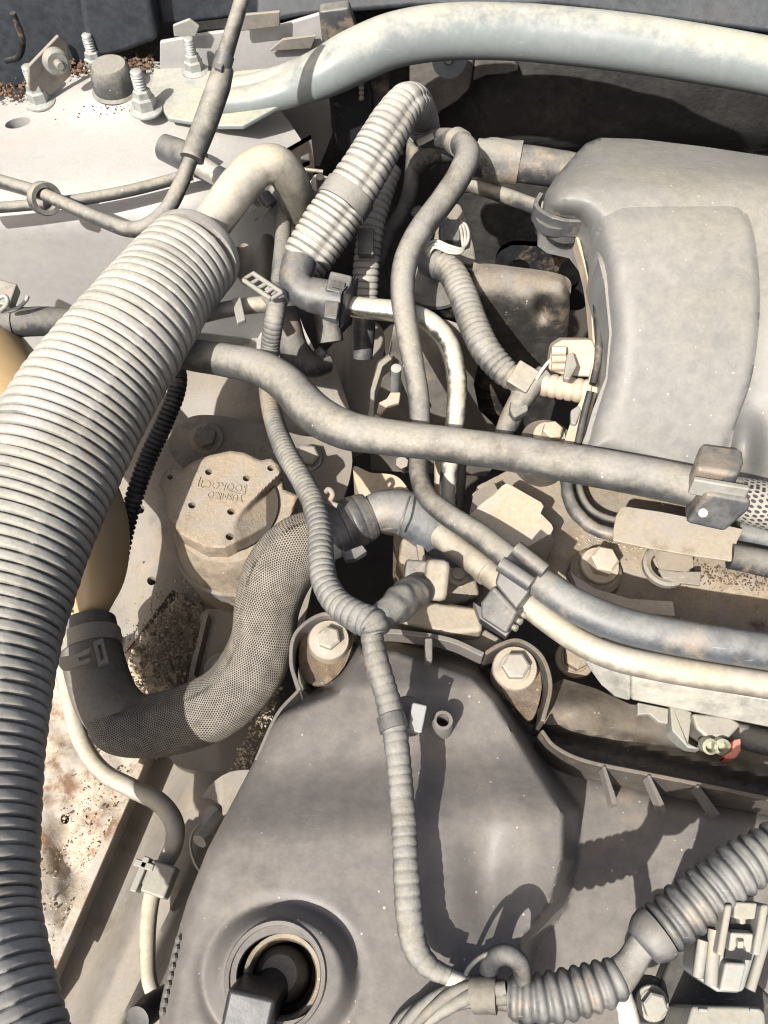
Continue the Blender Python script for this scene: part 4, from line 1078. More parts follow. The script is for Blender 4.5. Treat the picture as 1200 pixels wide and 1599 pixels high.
# tank behind the duct
tk = thing('fluid_tank', 'yellowed translucent fluid tank showing behind the ribbed duct', 'tank', P(150, 850, -0.1))
tube('tank_body', [(-90, 500, -0.05, 150), (-20, 590, -0.05, 165), (70, 700, -0.06, 150), (140, 790, -0.068, 104), (156, 850, -0.074, 90), (154, 900, -0.080, 80), (146, 938, -0.086, 60), (142, 960, -0.090, 50), (140, 990, -0.094, 48)], m_tank, tk, seg=40, step=0.004)
plate('lug', [(108, 962), (126, 956), (126, 984), (110, 988)], -0.082, 0.006, m_conn, tk)

# lower radiator hose: rubber elbow, clamp, knitted sleeve
sh = thing('sleeved_hose', 'rubber elbow hose ending in a knitted mesh sleeve', 'hose', P(280, 1120, -0.1))
tube('rubber_end', [(136, 974, -0.092, 88), (142, 1010, -0.092, 92), (152, 1052, -0.092, 94), (170, 1098, -0.092, 96), (205, 1130, -0.090, 90)], m_rubber_m, sh, seg=40, step=0.002)
V, F, UV = sweep(wp([(160, 1118, -0.091, 70), (190, 1132, -0.091, 92), (240, 1133, -0.088, 98), (300, 1118, -0.082, 102), (352, 1092, -0.075, 104), (390, 1050, -0.066, 102), (410, 1000, -0.056, 100), (418, 945, -0.046, 102), (436, 893, -0.036, 108), (468, 856, -0.028, 104), (505, 836, -0.024, 88)]), seg=56, step=0.0012,
                 radial=lambda s, th: 1 + 0.012 * np.sin(th * 9 + s * 40) + 0.02 * np.sin(s * 130) * np.exp(-((s - 0.10) / 0.03) ** 2))
obj('mesh_sleeve', V, F, m_mesh, sh, 60, UV)
q = wp([(128, 1008, -0.092, 92), (150, 1012, -0.092, 92)])
p0 = Vector(wp([(141, 1006, -0.092, 92)])[0][:3]); tdir = (P(146, 1030, -0.092) - P(139, 990, -0.092)).normalized()
rad = 46.5 * mpp(141, 1006, -0.092)
clp = lathe('spring_clamp', [(rad, -0.0055), (rad + 0.0010, -0.0055), (rad + 0.0010, 0.0055), (rad, 0.0055)], p0, m_steel, sh, tdir, 48, cap0=False, cap1=False)
relief('clamp_tongue', [(92, 1028), (118, 1022), (150, 1008), (156, 1024), (122, 1040), (98, 1046)], lambda X, Y: -0.0575 - 0.00016 * np.abs(X - 140), m_brown, clp, step=4, skirt=0.002, holes=[[(122, 1027), (142, 1019), (145, 1025), (125, 1033)]], skirt_in=0.002)
relief('clamp_frame', [(145, 1002), (160, 996), (170, 1034), (154, 1040)], lambda X, Y: -0.054 + 0 * X, m_steel, clp, step=3, skirt=0.003, holes=[[(153, 1008), (158, 1006), (163, 1029), (158, 1031)]], skirt_in=0.003, curve=False)
# quick-fit collar and the elbow beyond it
qc = thing('radiator_elbow', 'dusty radiator hose elbow with a ribbed quick fit collar', 'hose', P(600, 810, -0.04))
tube('collar', [(488, 846, -0.022, 72), (510, 836, -0.020, 82), (535, 824, -0.020, 86), (556, 814, -0.020, 82), (578, 805, -0.020, 74)], m_clip, qc, seg=40, pitch=0.0062, depth=0.035, groove=0.25)
tube('elbow', [(572, 808, -0.020, 58), (600, 798, -0.018, 66), (635, 802, -0.020, 72), (672, 826, -0.026, 72), (712, 858, -0.036, 70), (750, 890, -0.050, 64)], m_bluehose, qc, seg=36, step=0.002)
wtube('seam_line', [(*P(x, y, z), 0.0007) for (x, y, z) in ((640, 775, 0.000), (634, 795, 0.003), (628, 815, 0.001), (622, 834, -0.008))], m_clip, qc, seg=6)
plate('latch', [(535, 862), (566, 850), (574, 860), (556, 872), (540, 874)], 0.004, 0.005, m_clip, qc)
wtube('latch_spring', [(*P(x, y, z), 0.0016) for (x, y, z) in ((508, 770, 0.004), (514, 764, 0.008), (520, 772, 0.008), (516, 784, 0.004), (528, 790, 0.004))], m_frame, qc, seg=8)

# small convoluted drain tube
tag(tube('convoluted_tube', [(262, 548, -0.060, 24), (278, 578, -0.058, 26), (276, 612, -0.060, 28), (256, 662, -0.066, 29), (232, 714, -0.074, 30), (212, 770, -0.082, 29), (196, 830, -0.092, 28), (186, 880, -0.10, 28)], m_black, seg=24, pitch=0.0036, depth=0.16, groove=0.5),
    'narrow black convoluted tube running down behind the big duct', 'tube')

# heater hose
hh = thing('heater_hose', 'long dusty grey heater hose sweeping across the middle', 'hose', P(650, 690, 0.01))
tube('hose', [(215, 532, -0.020, 46), (290, 552, -0.012, 50), (350, 562, -0.004, 52), (405, 574, 0.004, 55), (448, 600, 0.011, 60), (490, 644, 0.017, 64), (540, 671, 0.020, 62), (600, 682, 0.022, 57), (700, 694, 0.025, 56), (800, 708, 0.028, 58), (900, 725, 0.030, 61), (1000, 743, 0.033, 63), (1100, 764, 0.036, 64), (1180, 782, 0.038, 62)], m_rubber, hh, seg=40, step=0.003, lump=0.012, lumpf=70)
tube('mesh_end', [(1148, 776, 0.038, 66), (1190, 788, 0.038, 74), (1250, 802, 0.038, 76), (1320, 820, 0.038, 76)], m_mesh2, hh, seg=40, step=0.002, lump=0.02)
hc = thing('hose_clip', 'blue grey plastic hose clip with a white dot gripping the heater hose', 'clip', P(1120, 760, 0.03))
prism('upper_jaw', [P(1096, 690, 0.052), P(1162, 700, 0.052), P(1164, 716, 0.056), P(1154, 742, 0.058), P(1088, 730, 0.058), P(1086, 716, 0.056)], 0.026, m_clip, hc, 0.003)
prism('bridge', [P(1084, 742, 0.057), P(1172, 757, 0.057), P(1172, 764, 0.058), P(1084, 749, 0.058)], 0.010, m_conn, hc, 0.001)
prism('lower_jaw', [P(1104, 768, 0.054), P(1174, 780, 0.054), P(1172, 798, 0.050), P(1132, 832, 0.036), P(1070, 818, 0.036)], 0.016, m_clip, hc, 0.0025)
lathe('dot', [(0.0022, -0.0008), (0.0022, 0.0006), (0.0001, 0.0008)], P(1098, 801, 0.0452), m_paintdot, hc, (0, -0.35, 1), 20)

# upright fuel hose that turns right along the head
fh = thing('fuel_hose', 'dusty hose dropping from the firewall then turning right along the head', 'hose', P(650, 600, 0.0))
tube('hose', [(655, 216, 0.0, 24), (690, 216, 0.014, 30), (716, 222, 0.026, 36), (730, 240, 0.032, 40), (718, 274, 0.034, 40), (690, 316, 0.034, 40), (656, 362, 0.034, 40), (634, 408, 0.030, 39), (629, 456, 0.024, 38), (635, 510, 0.016, 36), (646, 570, 0.006, 34), (655, 630, -0.006, 33), (656, 690, -0.012, 31), (654, 738, -0.008, 30), (668, 776, 0.0, 33), (702, 806, 0.006, 36), (745, 832, 0.012, 37), (792, 868, 0.018, 38), (838, 906, 0.022, 42)], m_rubber, fh, seg=28, step=0.003, lump=0.015)
tube('outer_sleeve', [(830, 898, 0.0215, 44), (850, 914, 0.023, 50), (900, 946, 0.024, 54), (960, 972, 0.024, 56), (1030, 990, 0.024, 57), (1110, 1004, 0.024, 58), (1200, 1018, 0.024, 58), (1320, 1040, 0.024, 58)], m_bluehose, fh, seg=36, step=0.003)
tube('end_ring', [(712, 220, 0.025, 42), (720, 225, 0.027, 42)], m_steel, fh, seg=24)
# steel return pipe: quick-fit, hooked part, then along the head
rp = thing('return_pipe', 'bare steel pipe hooking down from a grey quick fit elbow', 'pipe', P(700, 560, -0.02))
tube('pipe', [(520, 470, 0.004, 30), (560, 480, 0.004, 33), (620, 487, 0.003, 34), (668, 502, 0.002, 34), (700, 536, 0.000, 33), (713, 586, -0.006, 32), (713, 640, -0.014, 31), (706, 700, -0.024, 30), (700, 760, -0.030, 28), (700, 800, -0.036, 28)], m_bare, rp, seg=28, step=0.003)
tube('elbow', [(468, 408, 0.016, 54), (462, 440, 0.012, 52), (478, 458, 0.010, 50), (502, 464, 0.008, 50)], m_clip, rp, seg=32, step=0.002)
tube('shoulder', [(484, 460, 0.009, 54), (520, 468, 0.008, 58)], m_clip, rp, seg=32)
tube('quick_fit', [(512, 466, 0.008, 66), (540, 473, 0.008, 70)], m_clip, rp, seg=32)
qd = (P(560, 478, 0.008) - P(520, 468, 0.008)).normalized()
box('end_flange', P(544, 471, 0.009), (0.026, 0.028, 0.004), m_clip, rp, qd, (0, 0.4, 1), 0.0025)
box('release_clip', P(530, 446, 0.020), (0.014, 0.015, 0.008), m_clip, rp, (0.05, -0.35, 1), (0.25, 1, 0.35), 0.0016)
box('clip_slot', P(529, 445, 0.0243), (0.005, 0.008, 0.0012), m_black, rp, (0.05, -0.35, 1), (0.25, 1, 0.35), 0.0004)
plate('clip_wing', [(508, 468), (530, 470), (526, 498), (506, 494)], 0.024, 0.004, m_clip, rp)
mp = thing('feed_pipe', 'cream dusted steel feed pipe running beside the grey hose on the right', 'pipe', P(900, 1000, -0.01))
tube('pipe', [(650, 806, -0.030, 40), (700, 846, -0.018, 40), (750, 884, -0.006, 40), (800, 924, 0.004, 40), (850, 964, 0.008, 40), (905, 1002, 0.010, 41), (960, 1026, 0.011, 43), (1030, 1042, 0.012, 44), (1110, 1056, 0.012, 44), (1200, 1070, 0.012, 44), (1320, 1092, 0.012, 44)], m_cream, mp, seg=32, step=0.003)
tube('weld_ring', [(756, 890, -0.004, 43), (762, 895, -0.003, 43)], m_cream, mp, seg=28)
pc = thing('pipe_clamp', 'grey plastic pipe clamp holding the hose and the cream pipe together', 'clamp', P(800, 930, 0.0))
prism('saddle', [P(771, 912, 0.022), P(783, 876, 0.030), P(830, 910, 0.030), P(826, 926, 0.026), P(806, 956, 0.020)], 0.024, m_clip, pc, 0.002)
prism('lower_jaw', [P(749, 942, 0.014), P(770, 914, 0.020), P(808, 956, 0.020), P(790, 992, 0.010), P(750, 966, 0.008)], 0.022, m_clip, pc, 0.002)
prism('jaw_foot', [P(748, 964, 0.004), P(790, 992, 0.006), P(836, 928, 0.014), P(834, 940, 0.006), P(790, 1002, -0.004), P(748, 974, -0.004)], 0.010, m_clip, pc, 0.001)
for (a, b) in (((782, 880), (830, 912)), ((806, 856), (852, 892))):
    wtube('ridge', [(*P(a[0], a[1], 0.033), 0.0042), (*P(b[0], b[1], 0.033), 0.0042)], m_clip, pc, seg=8, rot=0.4)
for i in range(4):
    lathe('spring_tooth', [(0.0018, -0.001), (0.0018, 0.003), (0.0001, 0.0034)], P(800 + i * 7, 978 - i * 10, 0.008), m_steel, pc, (0.6, -0.5, 0.4), 10)

# ribbed loom in the upper middle
rl = thing('ribbed_loom', 'grey split ribbed loom arching up towards the firewall', 'wiring loom', P(560, 300, 0.0))
V, F, UV = sweep(wp([(462, 432, -0.012, 62), (474, 412, -0.008, 74), (500, 372, 0.002, 82), (536, 318, 0.016, 82), (572, 262, 0.030, 76), (604, 206, 0.042, 70), (626, 172, 0.047, 64), (640, 160, 0.046, 60), (652, 168, 0.032, 56), (660, 196, 0.0, 54), (664, 240, -0.05, 52)]), seg=48, pitch=0.0051, depth=0.10, groove=0.36, jitter=0.4, uneven=0.01, seam=0.85)
obj('ribbed_tube', V, F, m_duct, rl, 60, UV)
tube('tape_band', [(532, 324, 0.015, 85), (548, 300, 0.020, 84)], m_loom, rl, seg=40, lump=0.02)
tube('end_cuff', [(458, 440, -0.014, 48), (470, 420, -0.010, 66)], m_loom, rl, seg=32, lump=0.02)
r2 = thing('narrow_ribbed_loom', 'narrow ribbed loom hanging behind the larger one', 'wiring loom', P(575, 380, -0.06))
tube('ribbed_tube', [(612, 262, -0.010, 34), (598, 300, -0.018, 36), (582, 350, -0.030, 40), (574, 400, -0.044, 42), (571, 450, -0.060, 42), (571, 480, -0.070, 40)], m_duct, r2, seg=32, pitch=0.0050, depth=0.09, groove=0.45)
box('clip', P(572, 380, -0.028), (0.012, 0.020, 0.010), m_clip, r2, (0, -0.6, 1), (1, 0, 0), 0.001)
tube('lower_plug', [(570, 480, -0.070, 36), (568, 520, -0.085, 36), (567, 560, -0.10, 30)], m_clip, r2, seg=20)
tag(tube('black_cable', [(648, 215, -0.02, 26), (645, 270, -0.03, 26), (634, 320, -0.04, 24), (606, 370, -0.055, 24), (588, 420, -0.07, 22)], m_rubber_d, lump=0.06), 'dark cable curling down right of the narrow ribbed loom', 'cable')
tag(tube('arched_hose', [(650, 262, -0.02, 30), (672, 242, -0.01, 32), (705, 236, -0.005, 32), (740, 246, -0.01, 34)], m_rubber_d), 'dark arched hose stub behind the fuel hose bend', 'hose')
tag(tube('bracket_strap', [(652, 224, 0.012, 16), (690, 208, 0.018, 14), (720, 216, 0.02, 12)], m_cream, flat=0.3), 'thin pale strap arching over the fuel hose bend', 'strap')

# engine loom down the middle
el = thing('engine_loom', 'slim dusty taped loom winding down the middle and over the timing cover', 'wiring loom', P(560, 950, 0.0))
tube('upper_run', [(428, 296, -0.004, 20), (438, 322, -0.006, 24), (442, 370, -0.006, 26), (438, 430, 0.004, 29), (430, 490, 0.006, 31), (422, 545, -0.014, 30), (419, 590, -0.024, 29), (424, 640, -0.018, 31), (444, 700, -0.006, 34), (474, 752, 0.002, 36), (494, 796, 0.008, 37)], m_loom, el, seg=24, pitch=0.0030, depth=0.03, groove=0.6, lump=0.05, lumpf=80)
tube('ribbed_run', [(490, 788, 0.007, 36), (500, 826, 0.012, 40), (502, 870, 0.018, 41), (508, 910, 0.022, 43), (528, 942, 0.027, 46), (556, 962, 0.032, 50), (582, 974, 0.035, 50)], m_loom, el, seg=28, pitch=0.0042, depth=0.07, groove=0.5, lump=0.03, lumpf=60)
tube('tape_knot', [(562, 960, 0.033, 42), (584, 976, 0.035, 52), (590, 992, 0.034, 40)], m_loom, el, seg=28, pitch=0.0034, depth=0.10, groove=0.6, lump=0.10, lumpf=90)
tube('trunk', [(580, 976, 0.034, 34), (584, 1010, 0.033, 37), (594, 1052, 0.032, 40), (608, 1100, 0.030, 41), (618, 1150, 0.030, 40), (626, 1220, 0.030, 39), (632, 1300, 0.031, 41), (636, 1380, 0.032, 43), (641, 1440, 0.031, 44), (650, 1482, 0.029, 42), (672, 1510, 0.027, 34), (700, 1524, 0.026, 28)], m_loom, el, seg=28, pitch=0.0048, depth=0.05, groove=0.6, jitter=0.8, lump=0.05, lumpf=70)
tube('torn_branch', [(584, 976, 0.034, 40), (610, 950, 0.028, 52), (632, 934, 0.020, 56), (650, 920, 0.012, 48)], m_loom, el, seg=36, step=0.001, lump=0.30, lumpf=45)
band = tube('clip_band', [(610, 1118, 0.030, 46), (616, 1140, 0.030, 46)], m_clip, el, seg=28)
box('clip_head', P(650, 1122, 0.022), (0.013, 0.007, 0.010), m_connd, band, (0.1, -0.2, 1), (0.2, 1, 0), 0.001)
k = mpp(640, 1120, 0.01)
lathe('clip_disc', [(30 * k, -0.002), (32 * k, 0.0), (28 * k, 0.0015), (0.0001, 0.002)], P(638, 1118, 0.014), m_cover, band, (0.1, 0, 1), 32)
wtube('clip_stem', [(*P(640, 1126, 0.016), 0.004), (*P(642, 1130, -0.004), 0.004)], m_cover, band, seg=12)
# cam sensor on the loom branch
cs = thing('cam_sensor', 'tan sensor with a square connector head above the timing cover', 'sensor', P(670, 920, -0.02))
box('head', P(680, 905, 0.004), (0.022, 0.013, 0.024), m_brown, cs, (0.05, -0.5, 1), (0.1, 1, 0.3), 0.004)
box('neck', P(648, 908, 0.0), (0.022, 0.012, 0.016), m_clip, cs, (0.0, -0.4, 1), (0.1, 1, 0.3), 0.0016)
plate('key', [(634, 876), (656, 880), (652, 902), (632, 898)], 0.008, 0.006, m_conn, cs, 0.001)
plate('base', [(600, 958), (640, 930), (690, 940), (752, 948), (756, 985), (700, 990), (640, 975)], -0.014, 0.02, m_brown, cs, 0.003)
tag(plate('mount_ledge', [(566, 985), (600, 956), (760, 982), (790, 1000), (760, 1024), (700, 1000), (620, 990)], -0.026, 0.02, m_head, None, 0.002), 'tan casting ledge along the top of the timing cover', 'casting')
th_ = thing('thermostat_housing', 'brown cast thermostat housing under the radiator elbow', 'casting', P(660, 870, -0.05))
prism('body', [P(628, 836, -0.030), P(690, 852, -0.030), P(740, 884, -0.034), P(752, 930, -0.040), P(700, 950, -0.040), P(640, 930, -0.036), P(622, 880, -0.032)], 0.03, m_head, th_, 0.003)
prism('rib', [P(650, 846, -0.024), P(662, 848, -0.024), P(668, 888, -0.026), P(656, 888, -0.026)], 0.006, m_head, th_, 0.001)
bolt(th_, 716, 900, -0.035, 22, 34, m_steel)
prism('lug', [P(696, 940, -0.014), P(752, 948, -0.016), P(756, 984, -0.018), P(700, 988, -0.018)], 0.012, m_brown, th_, 0.003)
st = thing('support_casting', 'dusty cast housing behind the radiator elbow', 'casting', P(620, 860, -0.07))
relief('housing', [(620, 830), (700, 850), (760, 900), (770, 980), (700, 985), (650, 900), (625, 880)], lambda X, Y: -0.060 + 0 * X, m_head, st, step=8, skirt=0.05)
relief('web', [(552, 730), (580, 738), (620, 744), (644, 775), (650, 800), (600, 800), (566, 780)], lambda X, Y: -0.075 + 0.015 * sstep(560, 640, X), m_tan, st, step=8, skirt=0.03)
wtube('flange_bolt', [(*P(628, 722, -0.02), 0.004), (*P(632, 730, -0.05), 0.004)], m_frame, st, seg=6)
wtube('strut_bar', [(*P(716, 700, -0.04), 0.006), (*P(712, 790, -0.07), 0.006)], m_frame, st, seg=10)
wtube('strut_bar', [(*P(690, 720, -0.05), 0.005), (*P(690, 800, -0.07), 0.005)], m_tan, st, seg=10)

# loom right of centre with its plugs
il = thing('injection_loom', 'grey ribbed loom running down to the manifold sensor plug', 'wiring loom', P(740, 500, 0.0))
tube('tape_end', [(660, 410, 0.008, 34), (676, 412, 0.010, 44), (690, 414, 0.011, 44)], m_loom, il, seg=28, lump=0.08, lumpf=90)
tube('ribbed_tube', [(680, 412, 0.010, 42), (704, 424, 0.012, 45), (722, 458, 0.012, 46), (738, 502, 0.012, 47), (760, 548, 0.011, 47), (790, 582, 0.008, 44), (808, 592, 0.006, 38)], m_rubber, il, seg=32, pitch=0.0042, depth=0.07, groove=0.5, jitter=0.4)
tube('bare_cable', [(850, 586, 0.008, 34), (828, 606, 0.006, 36), (808, 634, -0.002, 36), (790, 672, -0.016, 32), (780, 700, -0.026, 30)], m_rubber, il, seg=24, lump=0.04)
box('junction', P(815, 592, 0.010), (0.016, 0.014, 0.012), m_steel, il, (0, -0.4, 1), (0.6, 1, 0), 0.001)
plate('junction_tape', [(800, 596), (824, 606), (826, 640), (804, 652), (796, 640)], 0.004, 0.006, m_loom, il, 0.0015)
wtube('wire', [(*P(x, y, z), 0.0010) for (x, y, z) in ((838, 592, 0.014), (848, 576, 0.018), (860, 562, 0.020), (872, 554, 0.020))], m_white, il, seg=8)
for dx in (0, 5, 10):
    wtube('wire', [(*P(x, y, z), 0.0011) for (x, y, z) in ((668 + dx * 0.4, 402, 0.016), (666 + dx * 0.4, 386 + dx, 0.022), (680, 376 + dx, 0.024), (702, 384 + dx, 0.022), (722, 388 + dx * 0.5, 0.018), (732 - dx, 372, 0.014), (728 - dx, 352, 0.010), (716 - dx, 346, 0.008))], m_white, il, seg=8)
ms = thing('manifold_sensor', 'pale ribbed sensor plug pushed into the manifold flange', 'sensor', P(890, 570, 0.02))
prism('plug_body', [P(862, 540, 0.026), P(878, 530, 0.030), P(926, 530, 0.030), P(936, 560, 0.026), P(928, 590, 0.014), P(884, 588, 0.014), P(856, 578, 0.018)], 0.020, m_tan, ms, 0.002)
plate('plug_band', [(886, 552), (896, 548), (902, 570), (890, 592), (880, 590)], 0.031, 0.004, m_conn, ms, 0.001)
for i in range(3):
    wtube('plug_rib', [(*P(862, 548 + i * 12, 0.028 - i * 0.004), 0.003), (*P(884, 548 + i * 12, 0.029 - i * 0.004), 0.003)], m_tan, ms, seg=10)
tube('nozzle', [(846, 600, 0.006, 36), (870, 604, 0.008, 38), (906, 610, 0.010, 38), (926, 612, 0.012, 36)], m_tan, ms, seg=24, pitch=0.005, depth=0.10, groove=0.4)
plate('retaining_clip', [(892, 640), (904, 632), (908, 640), (900, 662), (892, 660)], 0.014, 0.004, m_conn, ms)
cp = thing('coil_plug', 'small grey plug with looped white wires above the black canister', 'connector', P(700, 360, -0.01))
box('plug', P(702, 368, 0.002), (0.016, 0.014, 0.018), m_clip, cp, (0, -0.4, 1), (0, 1, 0.3), 0.0015)
wtube('screw', [(*P(692, 344, 0.004), 0.0035), (*P(700, 350, 0.0), 0.0035)], m_steel, cp, seg=10)
plate('backing', [(690, 310), (720, 318), (738, 360), (745, 410), (700, 412), (676, 380)], -0.012, 0.006, m_frame, cp, 0.002)

# pieces in the dark well between tower and bracket
bx = thing('valve_block', 'dark pipe block deep in the gap behind the heater hose', 'valve', P(480, 540, -0.1))
tube('elbow_pipe', [(440, 468, -0.04, 44), (446, 508, -0.05, 50), (460, 548, -0.06, 48), (486, 570, -0.07, 40), (510, 566, -0.075, 34)], m_rubber_d, bx, seg=24, lump=0.03)
tube('stub_pipe', [(505, 470, -0.03, 40), (512, 500, -0.04, 40), (517, 534, -0.05, 40)], m_rubber, bx, seg=24)
tube('nozzle', [(496, 560, -0.07, 26), (508, 548, -0.066, 22)], m_clip, bx, seg=14)
rt = relief('rear_rail', [(470, 600), (500, 560), (560, 500), (600, 520), (590, 600), (575, 680), (520, 690), (490, 660)], lambda X, Y: -0.15 - 0.012 * sstep(-6, 6, X - 500 - (Y - 560) * 0.05) + 0.014 * sstep(530, 545, X), m_paint2, None, step=7, skirt=0.02)
tag(rt, 'rust spotted pale chassis panel deep between the looms', 'body panel')
lp = thing('tower_line', 'pale thin pipe with a plastic clip left of the looms', 'pipe', P(380, 480, -0.02))
tube('pipe', [(320, 492, -0.01, 24), (350, 484, -0.006, 25), (385, 478, -0.004, 26), (425, 474, -0.006, 26)], m_cream, lp, seg=18)
plate('clip', [(362, 466), (376, 462), (384, 498), (370, 504)], 0.008, 0.004, m_conn, lp, 0.001)
zt = thing('ladder_tie', 'pale perforated plastic tie clipped to the loom beside the elbow', 'cable tie', P(405, 440, 0.01))
q0, q1 = P(388, 432, 0.014), P(432, 462, 0.020)
d = (q1 - q0).normalized(); s = d.cross(Vector((0, 0, 1))).normalized() * 0.0042
for e in (-1, 1):
    wtube('side_bar', [(*(q0 + s * e), 0.0017), (*(q1 + s * e), 0.0017)], m_conn, zt, seg=8)
for i in range(5):
    c = q0 + (q1 - q0) * (i / 4)
    wtube('rung', [(*(c - s), 0.0014), (*(c + s), 0.0014)], m_conn, zt, seg=8)
tube('loop', [(424, 456, 0.008, 37), (436, 470, 0.010, 37)], m_conn, zt, seg=20)
tl = thing('tower_flap', 'grey crumpled metal flap between the hooked pipe and the loom', 'bracket', P(400, 390, -0.02))
relief('flap', [(362, 400), (380, 380), (402, 388), (412, 366), (428, 372), (432, 410), (420, 440), (380, 440)], lambda X, Y: -0.022 + 0.006 * np.sin(X / 9.0), m_frame, tl, step=5, skirt=0.003)
plate('pale_tag', [(392, 330), (412, 318), (424, 322), (414, 336), (410, 346), (402, 340), (398, 344)], 0.004, 0.0015, m_conn, tl, 0.0004)
tube('plug', [(412, 306, 0.006, 24), (424, 322, 0.002, 24)], m_clip, tl, seg=16)

# brake pipe on the rail
bp = thing('brake_pipe', 'bent pale brake pipe clipped to the side rail', 'pipe', P(230, 1300, -0.13))
tube('pipe', [(100, 1032, -0.110, 30), (106, 1072, -0.112, 28), (116, 1120, -0.116, 28), (134, 1170, -0.118, 28), (162, 1206, -0.118, 28), (205, 1230, -0.116, 29), (248, 1252, -0.114, 30), (272, 1284, -0.114, 30), (272, 1318, -0.116, 29), (258, 1350, -0.118, 28), (240, 1390, -0.120, 27), (232, 1440, -0.120, 26), (231, 1500, -0.120, 25), (236, 1540, -0.118, 24), (250, 1566, -0.118, 22)], m_cream, bp, seg=20, step=0.003)
box('clip_saddle', P(251, 1374, -0.110), (0.0175, 0.0150, 0.012), m_conn, bp, (0.0, 0.0, 1), (0.30, 1, 0), 0.0016)
box('clip_latch', P(228, 1352, -0.108), (0.0040, 0.0120, 0.010), m_conn, bp, (0.0, 0.0, 1), (0.30, 1, 0), 0.0008)
box('clip_latch', P(222, 1366, -0.108), (0.0190, 0.0040, 0.010), m_conn, bp, (0.0, 0.0, 1), (0.30, 1, 0), 0.0008)
box('latch_tongue', P(232, 1364, -0.110), (0.0120, 0.0022, 0.008), m_brown, bp, (0.0, 0.0, 1), (0.30, 1, 0), 0.0004)
gb = thing('guide_bracket', 'small grey bracket with a pin against the left edge of the timing cover', 'bracket', P(340, 1260, -0.09))
relief('hood', [(316, 1244), (335, 1220), (362, 1205), (394, 1204), (390, 1225), (352, 1272), (346, 1258), (330, 1248)], lambda X, Y: -0.070 - 0.0004 * np.maximum(0, 345 - X), m_frame, gb, step=5, skirt=0.006)
wtube('pin', [(*P(312, 1314, -0.075), 0.0042), (*P(344, 1276, -0.085), 0.0042)], m_steel, gb, seg=14)
relief('ear', [(322, 1262), (340, 1262), (346, 1290), (330, 1300), (316, 1290)], lambda X, Y: -0.086 + 0 * X, m_conn, gb, step=5, skirt=0.004)
wtube('wire_loop', [(*P(x, y, -0.088), 0.0010) for (x, y) in ((316, 1282), (302, 1300), (298, 1320), (304, 1345), (314, 1362))], m_steel, gb, seg=6)
tag(tube('corner_cable', [(215, 1592, -0.09, 40), (235, 1574, -0.10, 44), (262, 1560, -0.11, 44)], m_black, lump=0.08), 'black cable end in the gap at the bottom left of the cover', 'cable')

# lower right loom
rl2 = thing('sensor_loom', 'fat grey ribbed loom along the lower right with taped wire ends', 'wiring loom', P(900, 1520, 0.0))
ctr_ = resample(catmull(wp([(590, 1660, 0.016, 40), (640, 1600, 0.018, 42), (692, 1566, 0.021, 44), (745, 1552, 0.025, 50), (800, 1554, 0.030, 58)])), 0.004)[0]
for i in range(6):                                   # loose strands leaving the ribbed tube
    a0 = i * math.pi / 3
    pts = []
    for n_, c_ in enumerate(ctr_):
        a = a0 + n_ * 0.22
        f = 0.58 + 0.18 * noise.noise((i * 3.3, n_ * 0.15, 0))
        d_ = Vector((math.cos(a) * 0.7, -math.cos(a) * 0.7, math.sin(a)))
        pts.append((*(Vector(c_[:3]) + d_ * c_[3] * f), c_[3] * (0.46 if i % 2 else 0.40)))
    wtube('wire', pts, m_loom if i % 3 else m_rubber_m, rl2, seg=12)
tube('wire_tape', [(740, 1553, 0.025, 54), (760, 1552, 0.027, 56), (776, 1553, 0.028, 57)], m_rubber_m, rl2, seg=28, lump=0.05)
tube('wire_tail', [(692, 1522, 0.024, 26), (730, 1538, 0.024, 22), (768, 1552, 0.026, 20)], m_white, rl2, seg=12, lump=0.15, lumpf=120)
tube('ribbed_front', [(794, 1556, 0.030, 66), (840, 1560, 0.032, 74), (890, 1552, 0.033, 76), (940, 1538, 0.034, 72), (972, 1524, 0.034, 58)], m_ribblack, rl2, seg=44, pitch=0.0050, depth=0.13, groove=0.80, jitter=0.3, uneven=0.01, seam=1.9)
tube('tape_neck', [(962, 1530, 0.034, 56), (984, 1506, 0.036, 46), (1002, 1478, 0.038, 44), (1020, 1462, 0.040, 52)], m_loom, rl2, seg=28, lump=0.05)
tube('ribbed_rear', [(1014, 1466, 0.040, 78), (1044, 1442, 0.041, 82), (1096, 1400, 0.043, 84), (1146, 1362, 0.045, 82), (1200, 1330, 0.046, 78), (1290, 1290, 0.046, 76)], m_ribblack, rl2, seg=48, pitch=0.0052, depth=0.13, groove=0.80, jitter=0.3, uneven=0.01, seam=-2.2)
tube('end_cuff', [(1004, 1478, 0.039, 62), (1018, 1464, 0.040, 82), (1030, 1454, 0.0405, 83)], m_clip, rl2, seg=40)
tube('branch', [(968, 1540, 0.028, 30), (980, 1580, 0.020, 32), (990, 1640, 0.012, 34)], m_white, rl2, seg=22, pitch=0.006, depth=0.04, lump=0.05)
lc = thing('loom_clip', 'black loop clip holding the lower loom to the timing cover', 'clip', P(790, 1510, 0.0))
tube('loop', [(762, 1530, 0.020, 30), (768, 1500, 0.036, 30), (790, 1490, 0.044, 32), (812, 1504, 0.042, 30), (818, 1535, 0.034, 28)], m_rubber_d, lc, seg=20)
wtube('tie', [(*P(x, y, z), 0.0010) for (x, y, z) in ((724, 1530, 0.020), (734, 1510, 0.030), (752, 1494, 0.038), (774, 1486, 0.042))], m_clip, lc, seg=8)

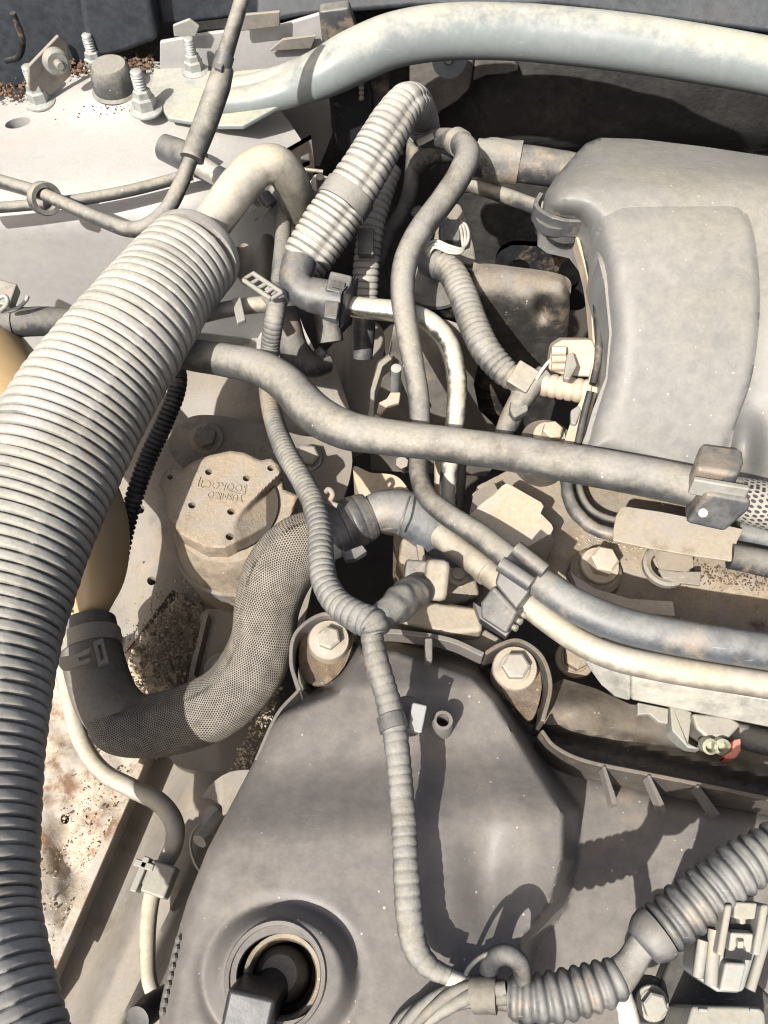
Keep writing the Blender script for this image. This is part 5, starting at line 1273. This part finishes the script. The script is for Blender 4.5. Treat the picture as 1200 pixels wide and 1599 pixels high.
# bottom right plug and block
pg = thing('grey_connector', 'pale grey two latch electrical connector in the bottom right corner', 'connector', P(1140, 1490, 0.03))
prism('body', [P(1104, 1452, 0.040), P(1134, 1404, 0.044), P(1192, 1408, 0.044), P(1200, 1432, 0.044), P(1164, 1552, 0.040), P(1122, 1550, 0.040), P(1082, 1524, 0.036), P(1088, 1474, 0.038)], 0.030, m_connd, pg, 0.003)
for (a, b, wd) in (((1098, 1468), (1090, 1526), 15), ((1116, 1452), (1110, 1538), 18), ((1206, 1432), (1172, 1546), 13)):
    wtube('flute', [(*P(a[0], a[1], 0.044), wd * 0.00014), (*P(b[0], b[1], 0.041), wd * 0.00014)], m_conn, pg, seg=10)
for (x0, x1) in ((1126, 1138), (1182, 1195)):
    prism('latch_rail', [P(x0 + 8, 1412, 0.053), P(x1 + 8, 1412, 0.053), P(x1 - 6, 1494, 0.050), P(x0 - 6, 1492, 0.050)], 0.012, m_conn, pg, 0.0012)
prism('latch_well', [P(1146, 1410, 0.0452), P(1186, 1412, 0.0452), P(1174, 1500, 0.0440), P(1132, 1496, 0.0440)], 0.002, m_gloss, pg, 0.0003)
prism('latch_bar', [P(1148, 1408, 0.050), P(1184, 1410, 0.050), P(1180, 1436, 0.049), P(1166, 1436, 0.049), P(1166, 1444, 0.048), P(1156, 1444, 0.048), P(1156, 1436, 0.049), P(1146, 1434, 0.049)], 0.005, m_conn, pg, 0.0008)
prism('latch_bar', [P(1142, 1456, 0.050), P(1178, 1458, 0.050), P(1174, 1488, 0.048), P(1166, 1488, 0.048), P(1164, 1478, 0.048), P(1152, 1477, 0.048), P(1148, 1486, 0.048), P(1138, 1486, 0.048)], 0.005, m_conn, pg, 0.0008)
prism('latch_tooth', [P(1153, 1471, 0.051), P(1163, 1471, 0.051), P(1162, 1482, 0.049), P(1152, 1482, 0.049)], 0.004, m_conn, pg, 0.0005)
prism('front_face', [P(1134, 1502, 0.045), P(1168, 1504, 0.045), P(1157, 1550, 0.043), P(1124, 1548, 0.043)], 0.008, m_connd, pg, 0.0012)
pb = thing('sensor_block', 'pale sensor block below the grey connector at the bottom edge', 'sensor', P(1130, 1590, 0.02))
prism('block', [P(1082, 1570, 0.040), P(1186, 1572, 0.040), P(1196, 1580, 0.040), P(1206, 1680, 0.040), P(1050, 1680, 0.040)], 0.030, m_conn, pb, 0.002)
for x in (1092, 1172):
    prism('edge_key', [P(x, 1574, 0.0415), P(x + 14, 1575, 0.0415), P(x + 14, 1581, 0.0415), P(x, 1580, 0.0415)], 0.003, m_connd, pb, 0.0005)
prism('dark_base', [P(1066, 1440, 0.010), P(1090, 1440, 0.010), P(1210, 1560, 0.014), P(1230, 1640, 0.014), P(1060, 1640, 0.012), P(1020, 1560, 0.008)], 0.02, m_black, pb, 0.002)
k = mpp(1020, 1570, 0.01)
lathe('bolt_boss', [(36 * k, -0.02), (34 * k, 0.0), (30 * k, 0.003), (0.0001, 0.003)], P(1016, 1560, 0.004), m_black, pb, (0, 0, 1), 32)
bolt(pb, 1018, 1566, 0.010, 38, 52, m_conn, axis=(0, -0.2, 1), hh=1.0)
